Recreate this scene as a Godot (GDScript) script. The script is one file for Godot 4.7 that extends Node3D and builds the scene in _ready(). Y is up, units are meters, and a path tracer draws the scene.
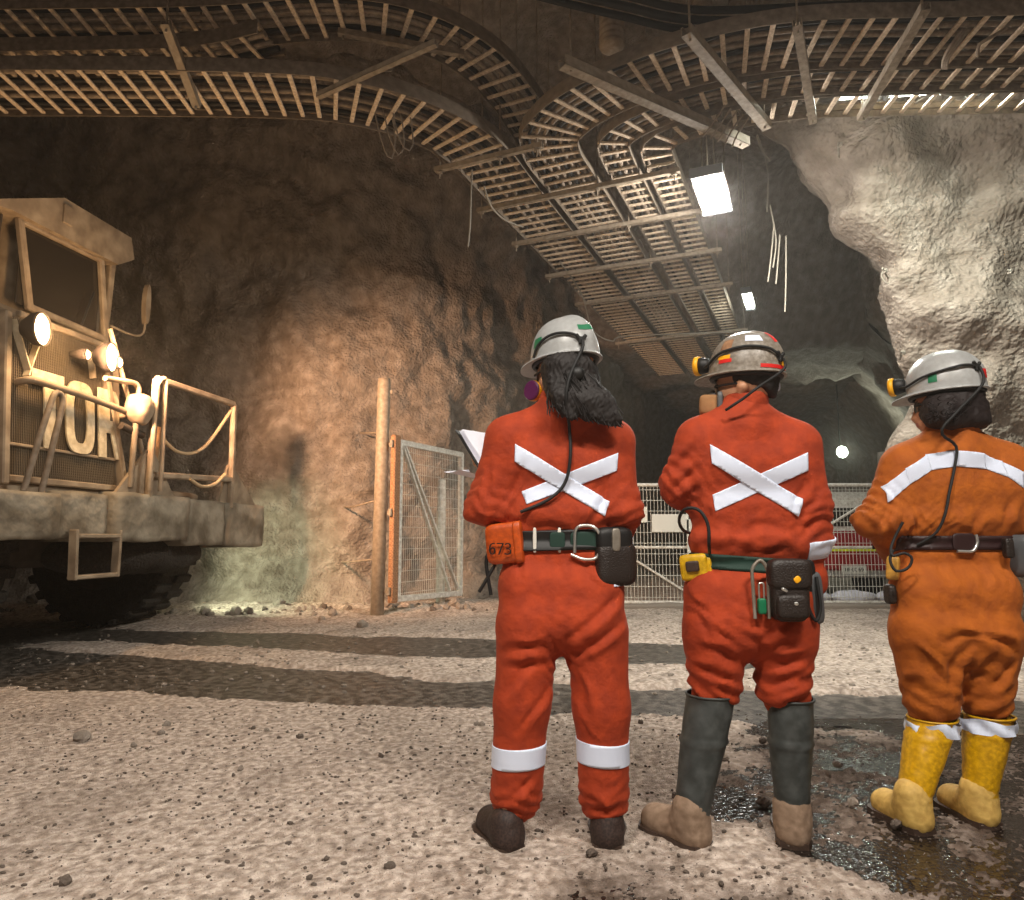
extends Node3D
# An underground mine junction: three workers seen from behind, a loader with its
# lamps on at the left, cable trays under the roof, a fenced drift further back.

const FOCAL := 700.0
const PITCH := 0.122173
const EYE := 1.0

var rng := RandomNumberGenerator.new()
var used := {}
var M := {}
var n_big := FastNoiseLite.new()
var n_mid := FastNoiseLite.new()
var n_peel := FastNoiseLite.new()
var n_fold := FastNoiseLite.new()
var n_grit := FastNoiseLite.new()

# ---------------------------------------------------------------- placing
func ray(px: float, py: float) -> Vector3:
	var v := (450.0 - py) / FOCAL
	return Vector3((px - 512.0) / FOCAL, v * cos(PITCH) + sin(PITCH), -(cos(PITCH) - v * sin(PITCH)))

func at(px: float, py: float, depth: float) -> Vector3:
	var r := ray(px, py)
	return Vector3(0, EYE, 0) + r * (depth / -r.z)

func at_height(px: float, py: float, h: float) -> Vector3:
	var r := ray(px, py)
	return Vector3(0, EYE, 0) + r * ((h - EYE) / r.y)

# ---------------------------------------------------------------- nodes
func numbered(called: String) -> String:
	if not used.has(called):
		used[called] = 0
		return called
	used[called] += 1
	return "%s_%03d" % [called, used[called]]

func tag(o: Node3D, label: String, category: String, group := "", kind := "") -> Node3D:
	o.set_meta("label", label)
	o.set_meta("category", category)
	if group != "":
		o.set_meta("group", group)
	if kind != "":
		o.set_meta("kind", kind)
	return o

func thing(called: String, label: String, category: String, where := Vector3.ZERO, turn := 0.0, group := "") -> Node3D:
	var o := Node3D.new()
	o.name = numbered(called)
	add_child(o)
	o.position = where
	o.rotation.y = turn
	tag(o, label, category, group)
	return o

func put(called: String, mesh: Mesh, m: Material, parent: Node3D = null) -> MeshInstance3D:
	var o := MeshInstance3D.new()
	o.mesh = mesh
	o.material_override = m
	if parent == null:
		o.name = numbered(called)
		add_child(o)
	else:
		o.name = called
		parent.add_child(o, true)
	return o

func obj(called: String, st: SurfaceTool, m: Material, parent: Node3D = null) -> MeshInstance3D:
	return put(called, done(st), m, parent)

func part(called: String, st: SurfaceTool, m: Material, parent: Node3D) -> MeshInstance3D:
	# a part whose shape was laid out in world coordinates, under a thing that stands elsewhere
	var o := obj(called, st, m, parent)
	o.transform = world_of(parent).affine_inverse()
	return o

func world_of(n: Node3D) -> Transform3D:
	var t := n.transform
	var p := n.get_parent()
	while p != self and p is Node3D:
		t = p.transform * t
		p = p.get_parent()
	return t

func structure(called: String, mesh: Mesh, m: Material) -> MeshInstance3D:
	var o := put(called, mesh, m)
	o.set_meta("kind", "structure")
	return o

# ---------------------------------------------------------------- shapes
func sf() -> SurfaceTool:
	var st := SurfaceTool.new()
	st.begin(Mesh.PRIMITIVE_TRIANGLES)
	return st

func done(st: SurfaceTool) -> ArrayMesh:
	st.generate_normals()
	return st.commit()

func tri(st: SurfaceTool, a: Vector3, b: Vector3, c: Vector3) -> void:   # counter-clockwise from outside
	st.add_vertex(a)
	st.add_vertex(c)
	st.add_vertex(b)

func quad(st: SurfaceTool, a: Vector3, b: Vector3, c: Vector3, d: Vector3) -> void:
	tri(st, a, b, c)
	tri(st, a, c, d)

func flat_(st: SurfaceTool) -> void:
	st.set_smooth_group(-1)

func smooth_(st: SurfaceTool) -> void:
	st.set_smooth_group(0)

func box(st: SurfaceTool, xf: Transform3D, size: Vector3, bevel := 0.004) -> void:
	flat_(st)
	var h := size * 0.5
	var b: float = min(bevel, min(h.x, min(h.y, h.z)) * 0.45)
	var ax := [Vector3.RIGHT, Vector3.UP, Vector3.BACK]
	for i in 3:
		var j := (i + 1) % 3
		var k := (i + 2) % 3
		for s in [1.0, -1.0]:
			var c: Vector3 = ax[i] * h[i] * s
			var u: Vector3 = ax[j] * (h[j] - b)
			var v: Vector3 = ax[k] * (h[k] - b) * s
			quad(st, xf * (c - u - v), xf * (c + u - v), xf * (c + u + v), xf * (c - u + v))
	for i in 3:     # edges along axis i
		var j := (i + 1) % 3
		var k := (i + 2) % 3
		for sj in [1.0, -1.0]:
			for sk in [1.0, -1.0]:
				var l: Vector3 = ax[i] * (h[i] - b)
				var p: Vector3 = ax[j] * h[j] * sj + ax[k] * (h[k] - b) * sk
				var q: Vector3 = ax[j] * (h[j] - b) * sj + ax[k] * h[k] * sk
				if sj * sk < 0:
					quad(st, xf * (p - l), xf * (p + l), xf * (q + l), xf * (q - l))
				else:
					quad(st, xf * (p + l), xf * (p - l), xf * (q - l), xf * (q + l))
	for sx in [1.0, -1.0]:
		for sy in [1.0, -1.0]:
			for sz in [1.0, -1.0]:
				var a := Vector3(h.x * sx, (h.y - b) * sy, (h.z - b) * sz)
				var d := Vector3((h.x - b) * sx, h.y * sy, (h.z - b) * sz)
				var e := Vector3((h.x - b) * sx, (h.y - b) * sy, h.z * sz)
				if sx * sy * sz > 0:
					tri(st, xf * a, xf * d, xf * e)
				else:
					tri(st, xf * a, xf * e, xf * d)

func place(p: Vector3) -> Transform3D:
	return Transform3D(Basis(), p)

func turned(p: Vector3, yaw: float, pitch := 0.0, roll := 0.0) -> Transform3D:
	return Transform3D(Basis.from_euler(Vector3(pitch, yaw, roll)), p)

# a frame whose x axis runs from a to b
func along(a: Vector3, b: Vector3, up := Vector3.UP) -> Transform3D:
	var x := (b - a).normalized()
	if abs(x.dot(up)) > 0.98:
		up = Vector3.BACK
	var z := x.cross(up).normalized()
	var y := z.cross(x).normalized()
	return Transform3D(Basis(x, y, z), (a + b) * 0.5)

func beam(st: SurfaceTool, a: Vector3, b: Vector3, w: float, h: float, bevel := 0.003, up := Vector3.UP) -> void:
	box(st, along(a, b, up), Vector3(a.distance_to(b), h, w), bevel)

# a C channel from a to b, open upwards
func channel(st: SurfaceTool, a: Vector3, b: Vector3, w: float, h: float, up := Vector3.UP) -> void:
	var f := along(a, b, up)
	var l := a.distance_to(b)
	var t := 0.006
	box(st, f * place(Vector3(0, -h / 2 + t / 2, 0)), Vector3(l, t, w), 0.001)
	for s in [-1.0, 1.0]:
		box(st, f * place(Vector3(0, 0, s * (w / 2 - t / 2))), Vector3(l, h, t), 0.001)
		box(st, f * place(Vector3(0, h / 2 - t / 2, s * (w / 2 - 0.008))), Vector3(l, t, 0.014), 0.001)

func curve(pts: Array, step: float) -> PackedVector3Array:
	# a Catmull-Rom line through the points, sampled at equal steps
	var c := Curve3D.new()
	c.bake_interval = step
	for i in pts.size():
		var a: Vector3 = pts[max(i - 1, 0)]
		var b: Vector3 = pts[min(i + 1, pts.size() - 1)]
		var t := (b - a) / 6.0
		c.add_point(pts[i], -t, t)
	var n: int = max(2, int(ceil(c.get_baked_length() / step)))
	var out := PackedVector3Array()
	for i in n + 1:
		out.append(c.sample_baked(c.get_baked_length() * i / n))
	return out

func tube(st: SurfaceTool, pts: PackedVector3Array, radius, sides := 8, caps := true) -> void:
	smooth_(st)
	var rings := []
	var prev := Vector3.ZERO
	var n := pts.size()
	for i in n:
		var t := (pts[min(i + 1, n - 1)] - pts[max(i - 1, 0)]).normalized()
		if prev == Vector3.ZERO:
			prev = t.cross(Vector3.UP if abs(t.y) < 0.9 else Vector3.RIGHT).normalized()
		var x := (prev - t * prev.dot(t)).normalized()
		prev = x
		var y := t.cross(x)
		var r: float = radius[i] if radius is Array or radius is PackedFloat32Array else radius
		var ring := PackedVector3Array()
		for k in sides:
			var a := TAU * k / sides
			ring.append(pts[i] + (x * cos(a) + y * sin(a)) * r)
		rings.append(ring)
	for i in n - 1:
		for k in sides:
			var l := (k + 1) % sides
			quad(st, rings[i][k], rings[i][l], rings[i + 1][l], rings[i + 1][k])
	if caps:
		flat_(st)
		for k in sides:
			var l := (k + 1) % sides
			tri(st, pts[0], rings[0][l], rings[0][k])
			tri(st, pts[n - 1], rings[n - 1][k], rings[n - 1][l])

func rod(st: SurfaceTool, a: Vector3, b: Vector3, r: float, sides := 8) -> void:
	tube(st, PackedVector3Array([a, b]), r, sides)

func lathe(st: SurfaceTool, prof: Array, xf: Transform3D, sides := 20, smooth := true) -> void:
	# profile of Vector2(radius, y), from the bottom up
	if smooth:
		smooth_(st)
	else:
		flat_(st)
	for i in prof.size() - 1:
		for k in sides:
			var a := TAU * k / sides
			var b := TAU * (k + 1) / sides
			var p: Vector2 = prof[i]
			var q: Vector2 = prof[i + 1]
			var p0 := xf * Vector3(p.x * cos(a), p.y, -p.x * sin(a))
			var p1 := xf * Vector3(p.x * cos(b), p.y, -p.x * sin(b))
			var q0 := xf * Vector3(q.x * cos(a), q.y, -q.x * sin(a))
			var q1 := xf * Vector3(q.x * cos(b), q.y, -q.x * sin(b))
			if p.x > 1e-5:
				tri(st, p0, p1, q1)
			if q.x > 1e-5:
				tri(st, p0, q1, q0)

func prism(st: SurfaceTool, poly: PackedVector2Array, depth: float, xf: Transform3D) -> void:
	# an outline in the frame's x and y, thick along z
	flat_(st)
	var pg := poly
	if Geometry2D.is_polygon_clockwise(pg):
		pg.reverse()
	var ids := Geometry2D.triangulate_polygon(pg)
	var h := depth * 0.5
	for i in range(0, ids.size(), 3):
		var a := pg[ids[i]]
		var b := pg[ids[i + 1]]
		var c := pg[ids[i + 2]]
		if (b - a).cross(c - a) < 0:
			var t := b
			b = c
			c = t
		tri(st, xf * Vector3(a.x, a.y, h), xf * Vector3(b.x, b.y, h), xf * Vector3(c.x, c.y, h))
		tri(st, xf * Vector3(a.x, a.y, -h), xf * Vector3(c.x, c.y, -h), xf * Vector3(b.x, b.y, -h))
	for i in pg.size():
		var a := pg[i]
		var b := pg[(i + 1) % pg.size()]
		quad(st, xf * Vector3(a.x, a.y, -h), xf * Vector3(b.x, b.y, -h), xf * Vector3(b.x, b.y, h), xf * Vector3(a.x, a.y, h))

# a strip of rectangular section along a path (rails, belts); side is the horizontal offset
func strip(st: SurfaceTool, pts: PackedVector3Array, offset: float, w: float, h: float) -> void:
	var n := pts.size()
	var ring := []
	for i in n:
		var t := pts[min(i + 1, n - 1)] - pts[max(i - 1, 0)]
		var x := Vector3(t.x, 0, t.z).normalized().cross(Vector3.UP)
		var c := pts[i] + x * offset
		ring.append([c - x * w / 2 - Vector3.UP * h / 2, c + x * w / 2 - Vector3.UP * h / 2, c + x * w / 2 + Vector3.UP * h / 2, c - x * w / 2 + Vector3.UP * h / 2])
	flat_(st)
	for i in n - 1:
		for k in 4:
			var l := (k + 1) % 4
			quad(st, ring[i][l], ring[i][k], ring[i + 1][k], ring[i + 1][l])
	quad(st, ring[0][0], ring[0][1], ring[0][2], ring[0][3])
	quad(st, ring[n - 1][3], ring[n - 1][2], ring[n - 1][1], ring[n - 1][0])

# a grid of points as a smooth sheet; flip turns its front round
func sheet(nu: int, nv: int, p: PackedVector3Array, flip := false, cols := PackedColorArray()) -> ArrayMesh:
	var nrm := PackedVector3Array()
	nrm.resize(p.size())
	for j in nv:
		for i in nu:
			var a := p[j * nu + min(i + 1, nu - 1)] - p[j * nu + max(i - 1, 0)]
			var b := p[min(j + 1, nv - 1) * nu + i] - p[max(j - 1, 0) * nu + i]
			var n := a.cross(b).normalized()
			nrm[j * nu + i] = -n if flip else n
	var idx := PackedInt32Array()
	idx.resize((nu - 1) * (nv - 1) * 6)
	var k := 0
	for j in nv - 1:
		for i in nu - 1:
			var a := j * nu + i
			var b := a + 1
			var c := a + nu + 1
			var d := a + nu
			if flip:
				idx[k] = a; idx[k + 1] = b; idx[k + 2] = c; idx[k + 3] = a; idx[k + 4] = c; idx[k + 5] = d
			else:
				idx[k] = a; idx[k + 1] = c; idx[k + 2] = b; idx[k + 3] = a; idx[k + 4] = d; idx[k + 5] = c
			k += 6
	return arrays(p, nrm, idx, cols)

func arrays(p: PackedVector3Array, n: PackedVector3Array, idx: PackedInt32Array, cols := PackedColorArray()) -> ArrayMesh:
	var a := []
	a.resize(Mesh.ARRAY_MAX)
	a[Mesh.ARRAY_VERTEX] = p
	a[Mesh.ARRAY_NORMAL] = n
	a[Mesh.ARRAY_INDEX] = idx
	if cols.size():
		a[Mesh.ARRAY_COLOR] = cols
	var m := ArrayMesh.new()
	m.add_surface_from_arrays(Mesh.PRIMITIVE_TRIANGLES, a)
	return m

# ---------------------------------------------------------------- materials
func grey_tex(seed_: int, freq: float, lo: float, hi: float, size := 256, gamma := 1.0, octaves := 4, kind := FastNoiseLite.TYPE_SIMPLEX_SMOOTH) -> ImageTexture:
	var n := FastNoiseLite.new()
	n.seed = seed_
	n.frequency = freq
	n.noise_type = kind
	n.fractal_octaves = octaves
	var im := n.get_seamless_image(size, size)
	im.convert(Image.FORMAT_RGB8)
	for y in size:
		for x in size:
			var v: float = lo + (hi - lo) * pow(im.get_pixel(x, y).r, gamma)
			im.set_pixel(x, y, Color(v, v, v))
	return ImageTexture.create_from_image(im)

func tint_tex(seed_: int, freq: float, a: Color, b: Color, size := 256, sharp := 1.0, octaves := 4) -> ImageTexture:
	var n := FastNoiseLite.new()
	n.seed = seed_
	n.frequency = freq
	n.fractal_octaves = octaves
	var im := n.get_seamless_image(size, size)
	im.convert(Image.FORMAT_RGB8)
	for y in size:
		for x in size:
			var v: float = clamp((im.get_pixel(x, y).r - 0.5) * sharp + 0.5, 0.0, 1.0)
			im.set_pixel(x, y, a.lerp(b, v))
	return ImageTexture.create_from_image(im)

func bump_tex(seed_: int, freq: float, size := 256, kind := FastNoiseLite.TYPE_SIMPLEX_SMOOTH, octaves := 3) -> ImageTexture:
	var n := FastNoiseLite.new()
	n.seed = seed_
	n.frequency = freq
	n.noise_type = kind
	n.fractal_octaves = octaves
	var im := n.get_seamless_image(size, size)
	im.convert(Image.FORMAT_RGB8)
	return ImageTexture.create_from_image(im)

func mat(c: Color, rough := 0.7, metal := 0.0) -> StandardMaterial3D:
	var m := StandardMaterial3D.new()
	m.albedo_color = c
	m.roughness = rough
	m.metallic = metal
	return m

func textured(c: Color, tex: Texture2D, scale: float, rough := 0.8, metal := 0.0, bump: Texture2D = null, depth := 0.0) -> StandardMaterial3D:
	var m := mat(c, rough, metal)
	m.albedo_texture = tex
	m.uv1_triplanar = true
	m.uv1_world_triplanar = true
	m.uv1_scale = Vector3.ONE * scale
	if bump:
		m.heightmap_enabled = true
		m.heightmap_texture = bump
		m.heightmap_scale = depth
	return m

func glow(c: Color, energy: float) -> StandardMaterial3D:
	var m := mat(c, 0.4)
	m.emission_enabled = true
	m.emission = c
	m.emission_energy_multiplier = energy
	return m

func make_materials() -> void:
	var grime := tint_tex(11, 0.018, Color(0.78, 0.75, 0.72), Color(1, 1, 1), 256, 1.4)
	var fine := grey_tex(12, 0.09, 0.7, 1.0, 256)
	var fine_bump := bump_tex(13, 0.06, 256)
	var grain := bump_tex(14, 0.16, 256, FastNoiseLite.TYPE_CELLULAR, 2)
	M.rock = textured(Color(0.6, 0.555, 0.51), tint_tex(15, 0.02, Color(0.7, 0.67, 0.64), Color(1, 1, 1), 512, 1.5, 5), 0.45, 0.9, 0.0, bump_tex(41, 0.085, 512, FastNoiseLite.TYPE_SIMPLEX_SMOOTH, 2), 2.6)
	M.dirt = textured(Color(0.86, 0.815, 0.78), tint_tex(16, 0.03, Color(0.72, 0.69, 0.66), Color(1, 1, 1), 512, 1.8, 6), 1.3, 0.95, 0.0, bump_tex(17, 0.16, 512, FastNoiseLite.TYPE_SIMPLEX_SMOOTH, 4), 0.9)
	M.dirt.vertex_color_use_as_albedo = true
	M.road = textured(Color(0.4, 0.37, 0.34), tint_tex(18, 0.03, Color(0.5, 0.49, 0.47), Color(1, 1, 1), 512, 2.4, 7), 0.7, 0.4, 0.0, bump_tex(19, 0.2, 512, FastNoiseLite.TYPE_CELLULAR, 2), 0.5)
	M.mud = textured(Color(0.17, 0.135, 0.115), fine, 2.0, 0.16, 0.0, bump_tex(20, 0.07, 256), 0.35)
	M.stone = textured(Color(0.62, 0.57, 0.52), fine, 6.0, 0.92)
	M.dark_stone = textured(Color(0.42, 0.37, 0.33), fine, 6.0, 0.9)
	M.tray = textured(Color(0.86, 0.79, 0.7), tint_tex(21, 0.04, Color(0.8, 0.77, 0.73), Color(1, 1, 1), 256, 1.3), 2.5, 0.7, 0.0)
	M.rail = textured(Color(0.55, 0.5, 0.44), grime, 2.5, 0.65, 0.2)
	M.strut = textured(Color(0.62, 0.57, 0.5), grime, 3.0, 0.65, 0.1)
	M.cable = textured(Color(0.58, 0.53, 0.47), grime, 4.0, 0.85)
	M.dark_cable = textured(Color(0.12, 0.11, 0.1), grime, 4.0, 0.8)
	M.pale_wire = mat(Color(0.55, 0.52, 0.47), 0.7)
	M.duct = textured(Color(0.7, 0.64, 0.57), grime, 3.0, 0.8)
	M.steel = textured(Color(0.62, 0.6, 0.56), grime, 3.0, 0.5, 0.5)
	M.galv = textured(Color(0.9, 0.89, 0.86), grime, 3.0, 0.55)
	M.wire = mat(Color(0.84, 0.83, 0.79), 0.55)
	M.rust = textured(Color(0.7, 0.54, 0.41), tint_tex(22, 0.05, Color(0.7, 0.64, 0.58), Color(1, 0.98, 0.95), 256, 2.0), 3.0, 0.85)
	M.machine = textured(Color(0.64, 0.58, 0.5), tint_tex(23, 0.02, Color(0.74, 0.7, 0.66), Color(1, 0.98, 0.95), 256, 1.5), 0.8, 0.75)
	M.machine_dark = textured(Color(0.27, 0.23, 0.19), grime, 1.5, 0.85)
	M.bumper = textured(Color(0.6, 0.56, 0.49), tint_tex(24, 0.015, Color(0.62, 0.59, 0.55), Color(1, 1, 1), 256, 1.8, 5), 0.6, 0.8, 0.0, fine_bump, 1.2)
	M.grille = textured(Color(0.42, 0.36, 0.28), fine, 3.0, 0.8)
	M.letter = textured(Color(0.86, 0.8, 0.68), grime, 2.0, 0.75)
	M.tire = textured(Color(0.2, 0.175, 0.15), grime, 2.0, 0.95, 0.0, fine_bump, 2.0)
	M.rope = mat(Color(0.72, 0.62, 0.48), 0.9)
	M.wood = textured(Color(0.68, 0.5, 0.32), grime, 3.0, 0.8)
	M.glass = mat(Color(0.16, 0.14, 0.12), 0.12)
	M.black = mat(Color(0.055, 0.05, 0.048), 0.55)
	M.rubber = mat(Color(0.075, 0.075, 0.075), 0.7)
	M.leather = textured(Color(0.17, 0.13, 0.11), fine, 8.0, 0.5, 0.0, fine_bump, 0.2)
	M.chrome = mat(Color(0.82, 0.82, 0.8), 0.3, 0.85)
	M.white_plastic = mat(Color(0.85, 0.84, 0.8), 0.5)
	M.paper = mat(Color(0.87, 0.87, 0.91), 0.8)
	M.tape = mat(Color(0.86, 0.9, 0.98), 0.4)
	M.tape_stitch = mat(Color(0.6, 0.62, 0.68), 0.5)
	M.red_cloth = cloth(Color(0.68, 0.23, 0.045), 31)
	M.orange_cloth = cloth(Color(0.7, 0.365, 0.025), 32)
	M.skin = mat(Color(1, 1, 1), 0.55)
	M.skin.vertex_color_use_as_albedo = true
	M.hair = mat(Color(0.075, 0.042, 0.03), 0.7)
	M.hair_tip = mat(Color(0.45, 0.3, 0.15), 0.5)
	M.curly = mat(Color(0.1, 0.05, 0.045), 0.7)
	M.shell = textured(Color(0.66, 0.67, 0.67), tint_tex(33, 0.03, Color(0.9, 0.89, 0.88), Color(1, 1, 1), 256, 1.2), 6.0, 0.32)
	M.shell_worn = textured(Color(0.58, 0.55, 0.51), tint_tex(34, 0.03, Color(0.74, 0.71, 0.67), Color(1, 1, 1), 256, 1.8), 7.0, 0.4)
	M.green = mat(Color(0.02, 0.42, 0.27), 0.5)
	M.red = mat(Color(0.82, 0.12, 0.1), 0.5)
	M.yellow = mat(Color(0.95, 0.68, 0.05), 0.5)
	M.purple = mat(Color(0.36, 0.1, 0.32), 0.5)
	M.meter = textured(Color(0.9, 0.72, 0.06), grime, 8.0, 0.5)
	M.brass = textured(Color(0.82, 0.62, 0.26), grime, 8.0, 0.5)
	M.green_belt = mat(Color(0.05, 0.19, 0.15), 0.7)
	M.brown_belt = textured(Color(0.19, 0.07, 0.07), fine, 8.0, 0.55)
	M.orange_case = textured(Color(0.8, 0.33, 0.06), grime, 8.0, 0.5)
	M.grey_plastic = mat(Color(0.32, 0.33, 0.34), 0.5)
	M.boot_dark = textured(Color(0.27, 0.285, 0.28), tint_tex(35, 0.025, Color(0.7, 0.71, 0.7), Color(1, 1, 1), 256, 1.8), 3.0, 0.55)
	M.boot_dusty = textured(Color(0.6, 0.51, 0.43), tint_tex(36, 0.03, Color(0.76, 0.73, 0.7), Color(1, 1, 1), 256, 1.4), 4.0, 0.9)
	M.boot_mud = textured(Color(0.3, 0.23, 0.19), fine, 5.0, 0.5)
	M.boot_yellow = textured(Color(0.88, 0.68, 0.04), tint_tex(37, 0.05, Color(0.78, 0.75, 0.66), Color(1, 1, 1), 256, 1.5), 4.0, 0.4)
	M.boot_cream = textured(Color(0.86, 0.72, 0.4), tint_tex(38, 0.03, Color(0.82, 0.78, 0.72), Color(1, 1, 1), 256, 1.4), 4.0, 0.7)
	M.shoe = textured(Color(0.26, 0.19, 0.165), tint_tex(39, 0.06, Color(0.55, 0.52, 0.5), Color(1, 1, 1), 256, 2.2), 6.0, 0.7)
	M.truck_red = mat(Color(0.6, 0.08, 0.1), 0.3)
	M.stripe = mat(Color(0.86, 0.9, 0.1), 0.5)

func cloth(c: Color, seed_: int) -> StandardMaterial3D:
	var m := textured(c, tint_tex(seed_, 0.025, Color(0.84, 0.8, 0.76), Color(1, 1, 1), 256, 1.4, 5), 2.2, 0.85, 0.0, bump_tex(seed_ + 20, 0.05, 256), 0.25)
	m.uv1_world_triplanar = false
	m.rim_enabled = true
	m.rim = 0.15
	m.rim_tint = 0.6
	return m

func _ready() -> void:
	rng.seed = 7
	var cam := Camera3D.new()
	cam.name = "camera"
	cam.position = Vector3(0, EYE, 0)
	cam.rotation.x = PITCH
	cam.fov = rad_to_deg(2.0 * atan(450.0 / FOCAL))
	cam.near = 0.05
	cam.far = 120.0
	add_child(cam)
	cam.current = true
	var we := WorldEnvironment.new()
	we.name = "environment"
	var env := Environment.new()
	env.background_mode = Environment.BG_COLOR
	env.background_color = Color(0, 0, 0)
	env.tonemap_mode = Environment.TONE_MAPPER_LINEAR
	env.tonemap_exposure = 1.0
	env.sdfgi_enabled = true
	env.volumetric_fog_enabled = true      # dust in the air
	env.volumetric_fog_density = 0.004
	env.volumetric_fog_albedo = Color(1, 0.97, 0.93)
	env.volumetric_fog_anisotropy = 0.6
	env.ssao_enabled = true
	env.ssil_enabled = true
	we.environment = env
	add_child(we)
	n_big.seed = 3
	n_big.frequency = 0.55
	n_big.fractal_octaves = 3
	n_mid.seed = 5
	n_mid.frequency = 2.2
	n_mid.fractal_octaves = 3
	n_peel.seed = 8
	n_peel.noise_type = FastNoiseLite.TYPE_CELLULAR
	n_peel.cellular_return_type = FastNoiseLite.RETURN_DISTANCE
	n_peel.frequency = 15.0
	n_peel.fractal_type = FastNoiseLite.FRACTAL_NONE
	n_fold.seed = 21
	n_fold.frequency = 5.0
	n_fold.fractal_octaves = 2
	n_grit.seed = 9
	n_grit.frequency = 14.0
	n_grit.fractal_octaves = 4
	make_materials()
	make_lamps()
	make_floor()
	make_walls()
	make_trays()
	make_roof_things()
	make_loader()
	make_gate()
	make_fence()
	make_people()
	make_stones()

# ---------------------------------------------------------------- lamps
func aim(n: Node3D, from: Vector3, to: Vector3) -> void:
	var z := (from - to).normalized()
	var x := (Vector3.UP if abs(z.y) < 0.95 else Vector3.BACK).cross(z).normalized()
	n.transform = Transform3D(Basis(x, z.cross(x), z), from)

# a tube fitting from a to b: housing, end caps and glowing tubes, with an area light of its size under it
func tube_lamp(a: Vector3, b: Vector3, width: float, label: String, energy: float, shine: float, color: Color, bare := false, rods := 0.2) -> void:
	var t := thing("tube_lamp", label, "lamp", (a + b) * 0.5, 0.0, "tube lamps hung under the roof")
	var f := along(a, b)
	var l := a.distance_to(b)
	var st := sf()
	var p := PackedVector2Array([Vector2(-width / 2, 0), Vector2(-width * 0.3, 0.05), Vector2(width * 0.3, 0.05), Vector2(width / 2, 0), Vector2(width * 0.46, -0.004), Vector2(width * 0.27, 0.04), Vector2(-width * 0.27, 0.04), Vector2(-width * 0.46, -0.004)])
	prism(st, p, l, f * Transform3D(Basis(Vector3.UP, -PI / 2), Vector3(0, 0.02, 0)))
	part("housing", st, M.white_plastic, t)
	for s in [-1.0, 1.0]:
		st = sf()
		box(st, f * place(Vector3(s * (l / 2 + 0.012), 0.02, 0)), Vector3(0.03, 0.09, width * 1.02), 0.01)
		part("end_cap", st, M.grey_plastic, t)
	for s in [-0.25, 0.25]:
		st = sf()
		rod(st, f * Vector3(-l / 2 + 0.01, 0.012, s * width), f * Vector3(l / 2 - 0.01, 0.012, s * width), 0.018, 12)
		part("tube", st, glow(color, shine), t)
	for s in [-0.35, 0.35]:
		st = sf()
		rod(st, f * Vector3(s * l, 0.06, 0), f * Vector3(s * l, 0.06 + rods, 0), 0.006, 6)
		part("hanger_rod", st, M.strut, t)
	if bare:      # no reflector: some of its light goes sideways and up
		var ol := OmniLight3D.new()
		ol.name = "tube_light"
		add_child(ol)
		ol.position = (a + b) * 0.5 - Vector3(0, 0.1, 0)
		ol.light_color = color
		ol.light_energy = energy * 0.33
		ol.light_size = 0.09
		ol.omni_range = 40.0
		ol.omni_attenuation = 2.0
		ol.shadow_enabled = true
	var al := AreaLight3D.new()
	al.name = "tube_light"
	add_child(al)
	al.area_size = Vector2(l, width)
	al.light_color = color
	al.light_energy = energy
	al.area_range = 40.0
	al.area_attenuation = 2.0
	al.shadow_enabled = true
	var down := -f.basis.y
	al.transform = Transform3D(Basis(f.basis.x, f.basis.x.cross(down), -down) , (a + b) * 0.5 + down * 0.03)

func make_lamps() -> void:
	var day := Color(1.0, 0.965, 0.92)
	# the bright one under the trays, the small one behind it
	var a := at_height(706, 174, 4.1)
	tube_lamp(a, a + Vector3(0.3, 0, -0.7), 0.28, "blinding white tube lamp hung under the cable trays", 9.5, 60.0, Color(1.0, 0.98, 0.95), true, 3.5)
	a = at(746, 292, 9.3)
	tube_lamp(a, a + Vector3(0.3, 0, -0.7), 0.14, "small white tube lamp at the far end of the trays", 2.0, 16.0, Color(0.97, 1.0, 0.97), true, 3.2)
	# the row above the right-hand trays, against the rock
	for i in 3:
		a = Vector3(2.68 + i * 0.4, 4.57 + i * 0.01, -5.34 + i * 0.02)
		tube_lamp(a, a + Vector3(0.32, 0.01, 0.02), 0.12, "tube lamp %s of the row above the right-hand trays" % ["nearest the tunnel", "in the middle", "at the outer end"][i], 4.6, 14.0, Color(0.97, 1.0, 0.95), false, 3.0)
	# fittings of the same kind behind the camera: they light the workers' backs and the near ground
	for x in [-1.7, 0.9]:
		a = Vector3(x, 4.6, 0.35)
		tube_lamp(a, a + Vector3(1.2, 0, 0), 0.3, "tube lamp behind the viewer, over the %s of the junction" % ("left" if x < 0 else "right"), 22.0, 8.0, day, false, 3.0)

# ---------------------------------------------------------------- floor
func road_s(x: float, d: float) -> float:
	return d + 0.18 * x

func wetness(x: float, d: float) -> float:
	# mud round the right-hand worker and along the bottom edge
	var a := Vector2((x - 1.9) / 1.25, (d - 2.75) / 1.2).length()
	var b := Vector2((x - 0.75) / 0.75, (d - 1.85) / 0.28).length()
	var n := n_mid.get_noise_2d(x * 0.6 + 40.0, d * 0.6) * 0.7
	return clampf(max(smoothstep(1.2, 0.7, a + n * 0.8), smoothstep(1.15, 0.6, b + n)), 0.0, 1.0)

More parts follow.
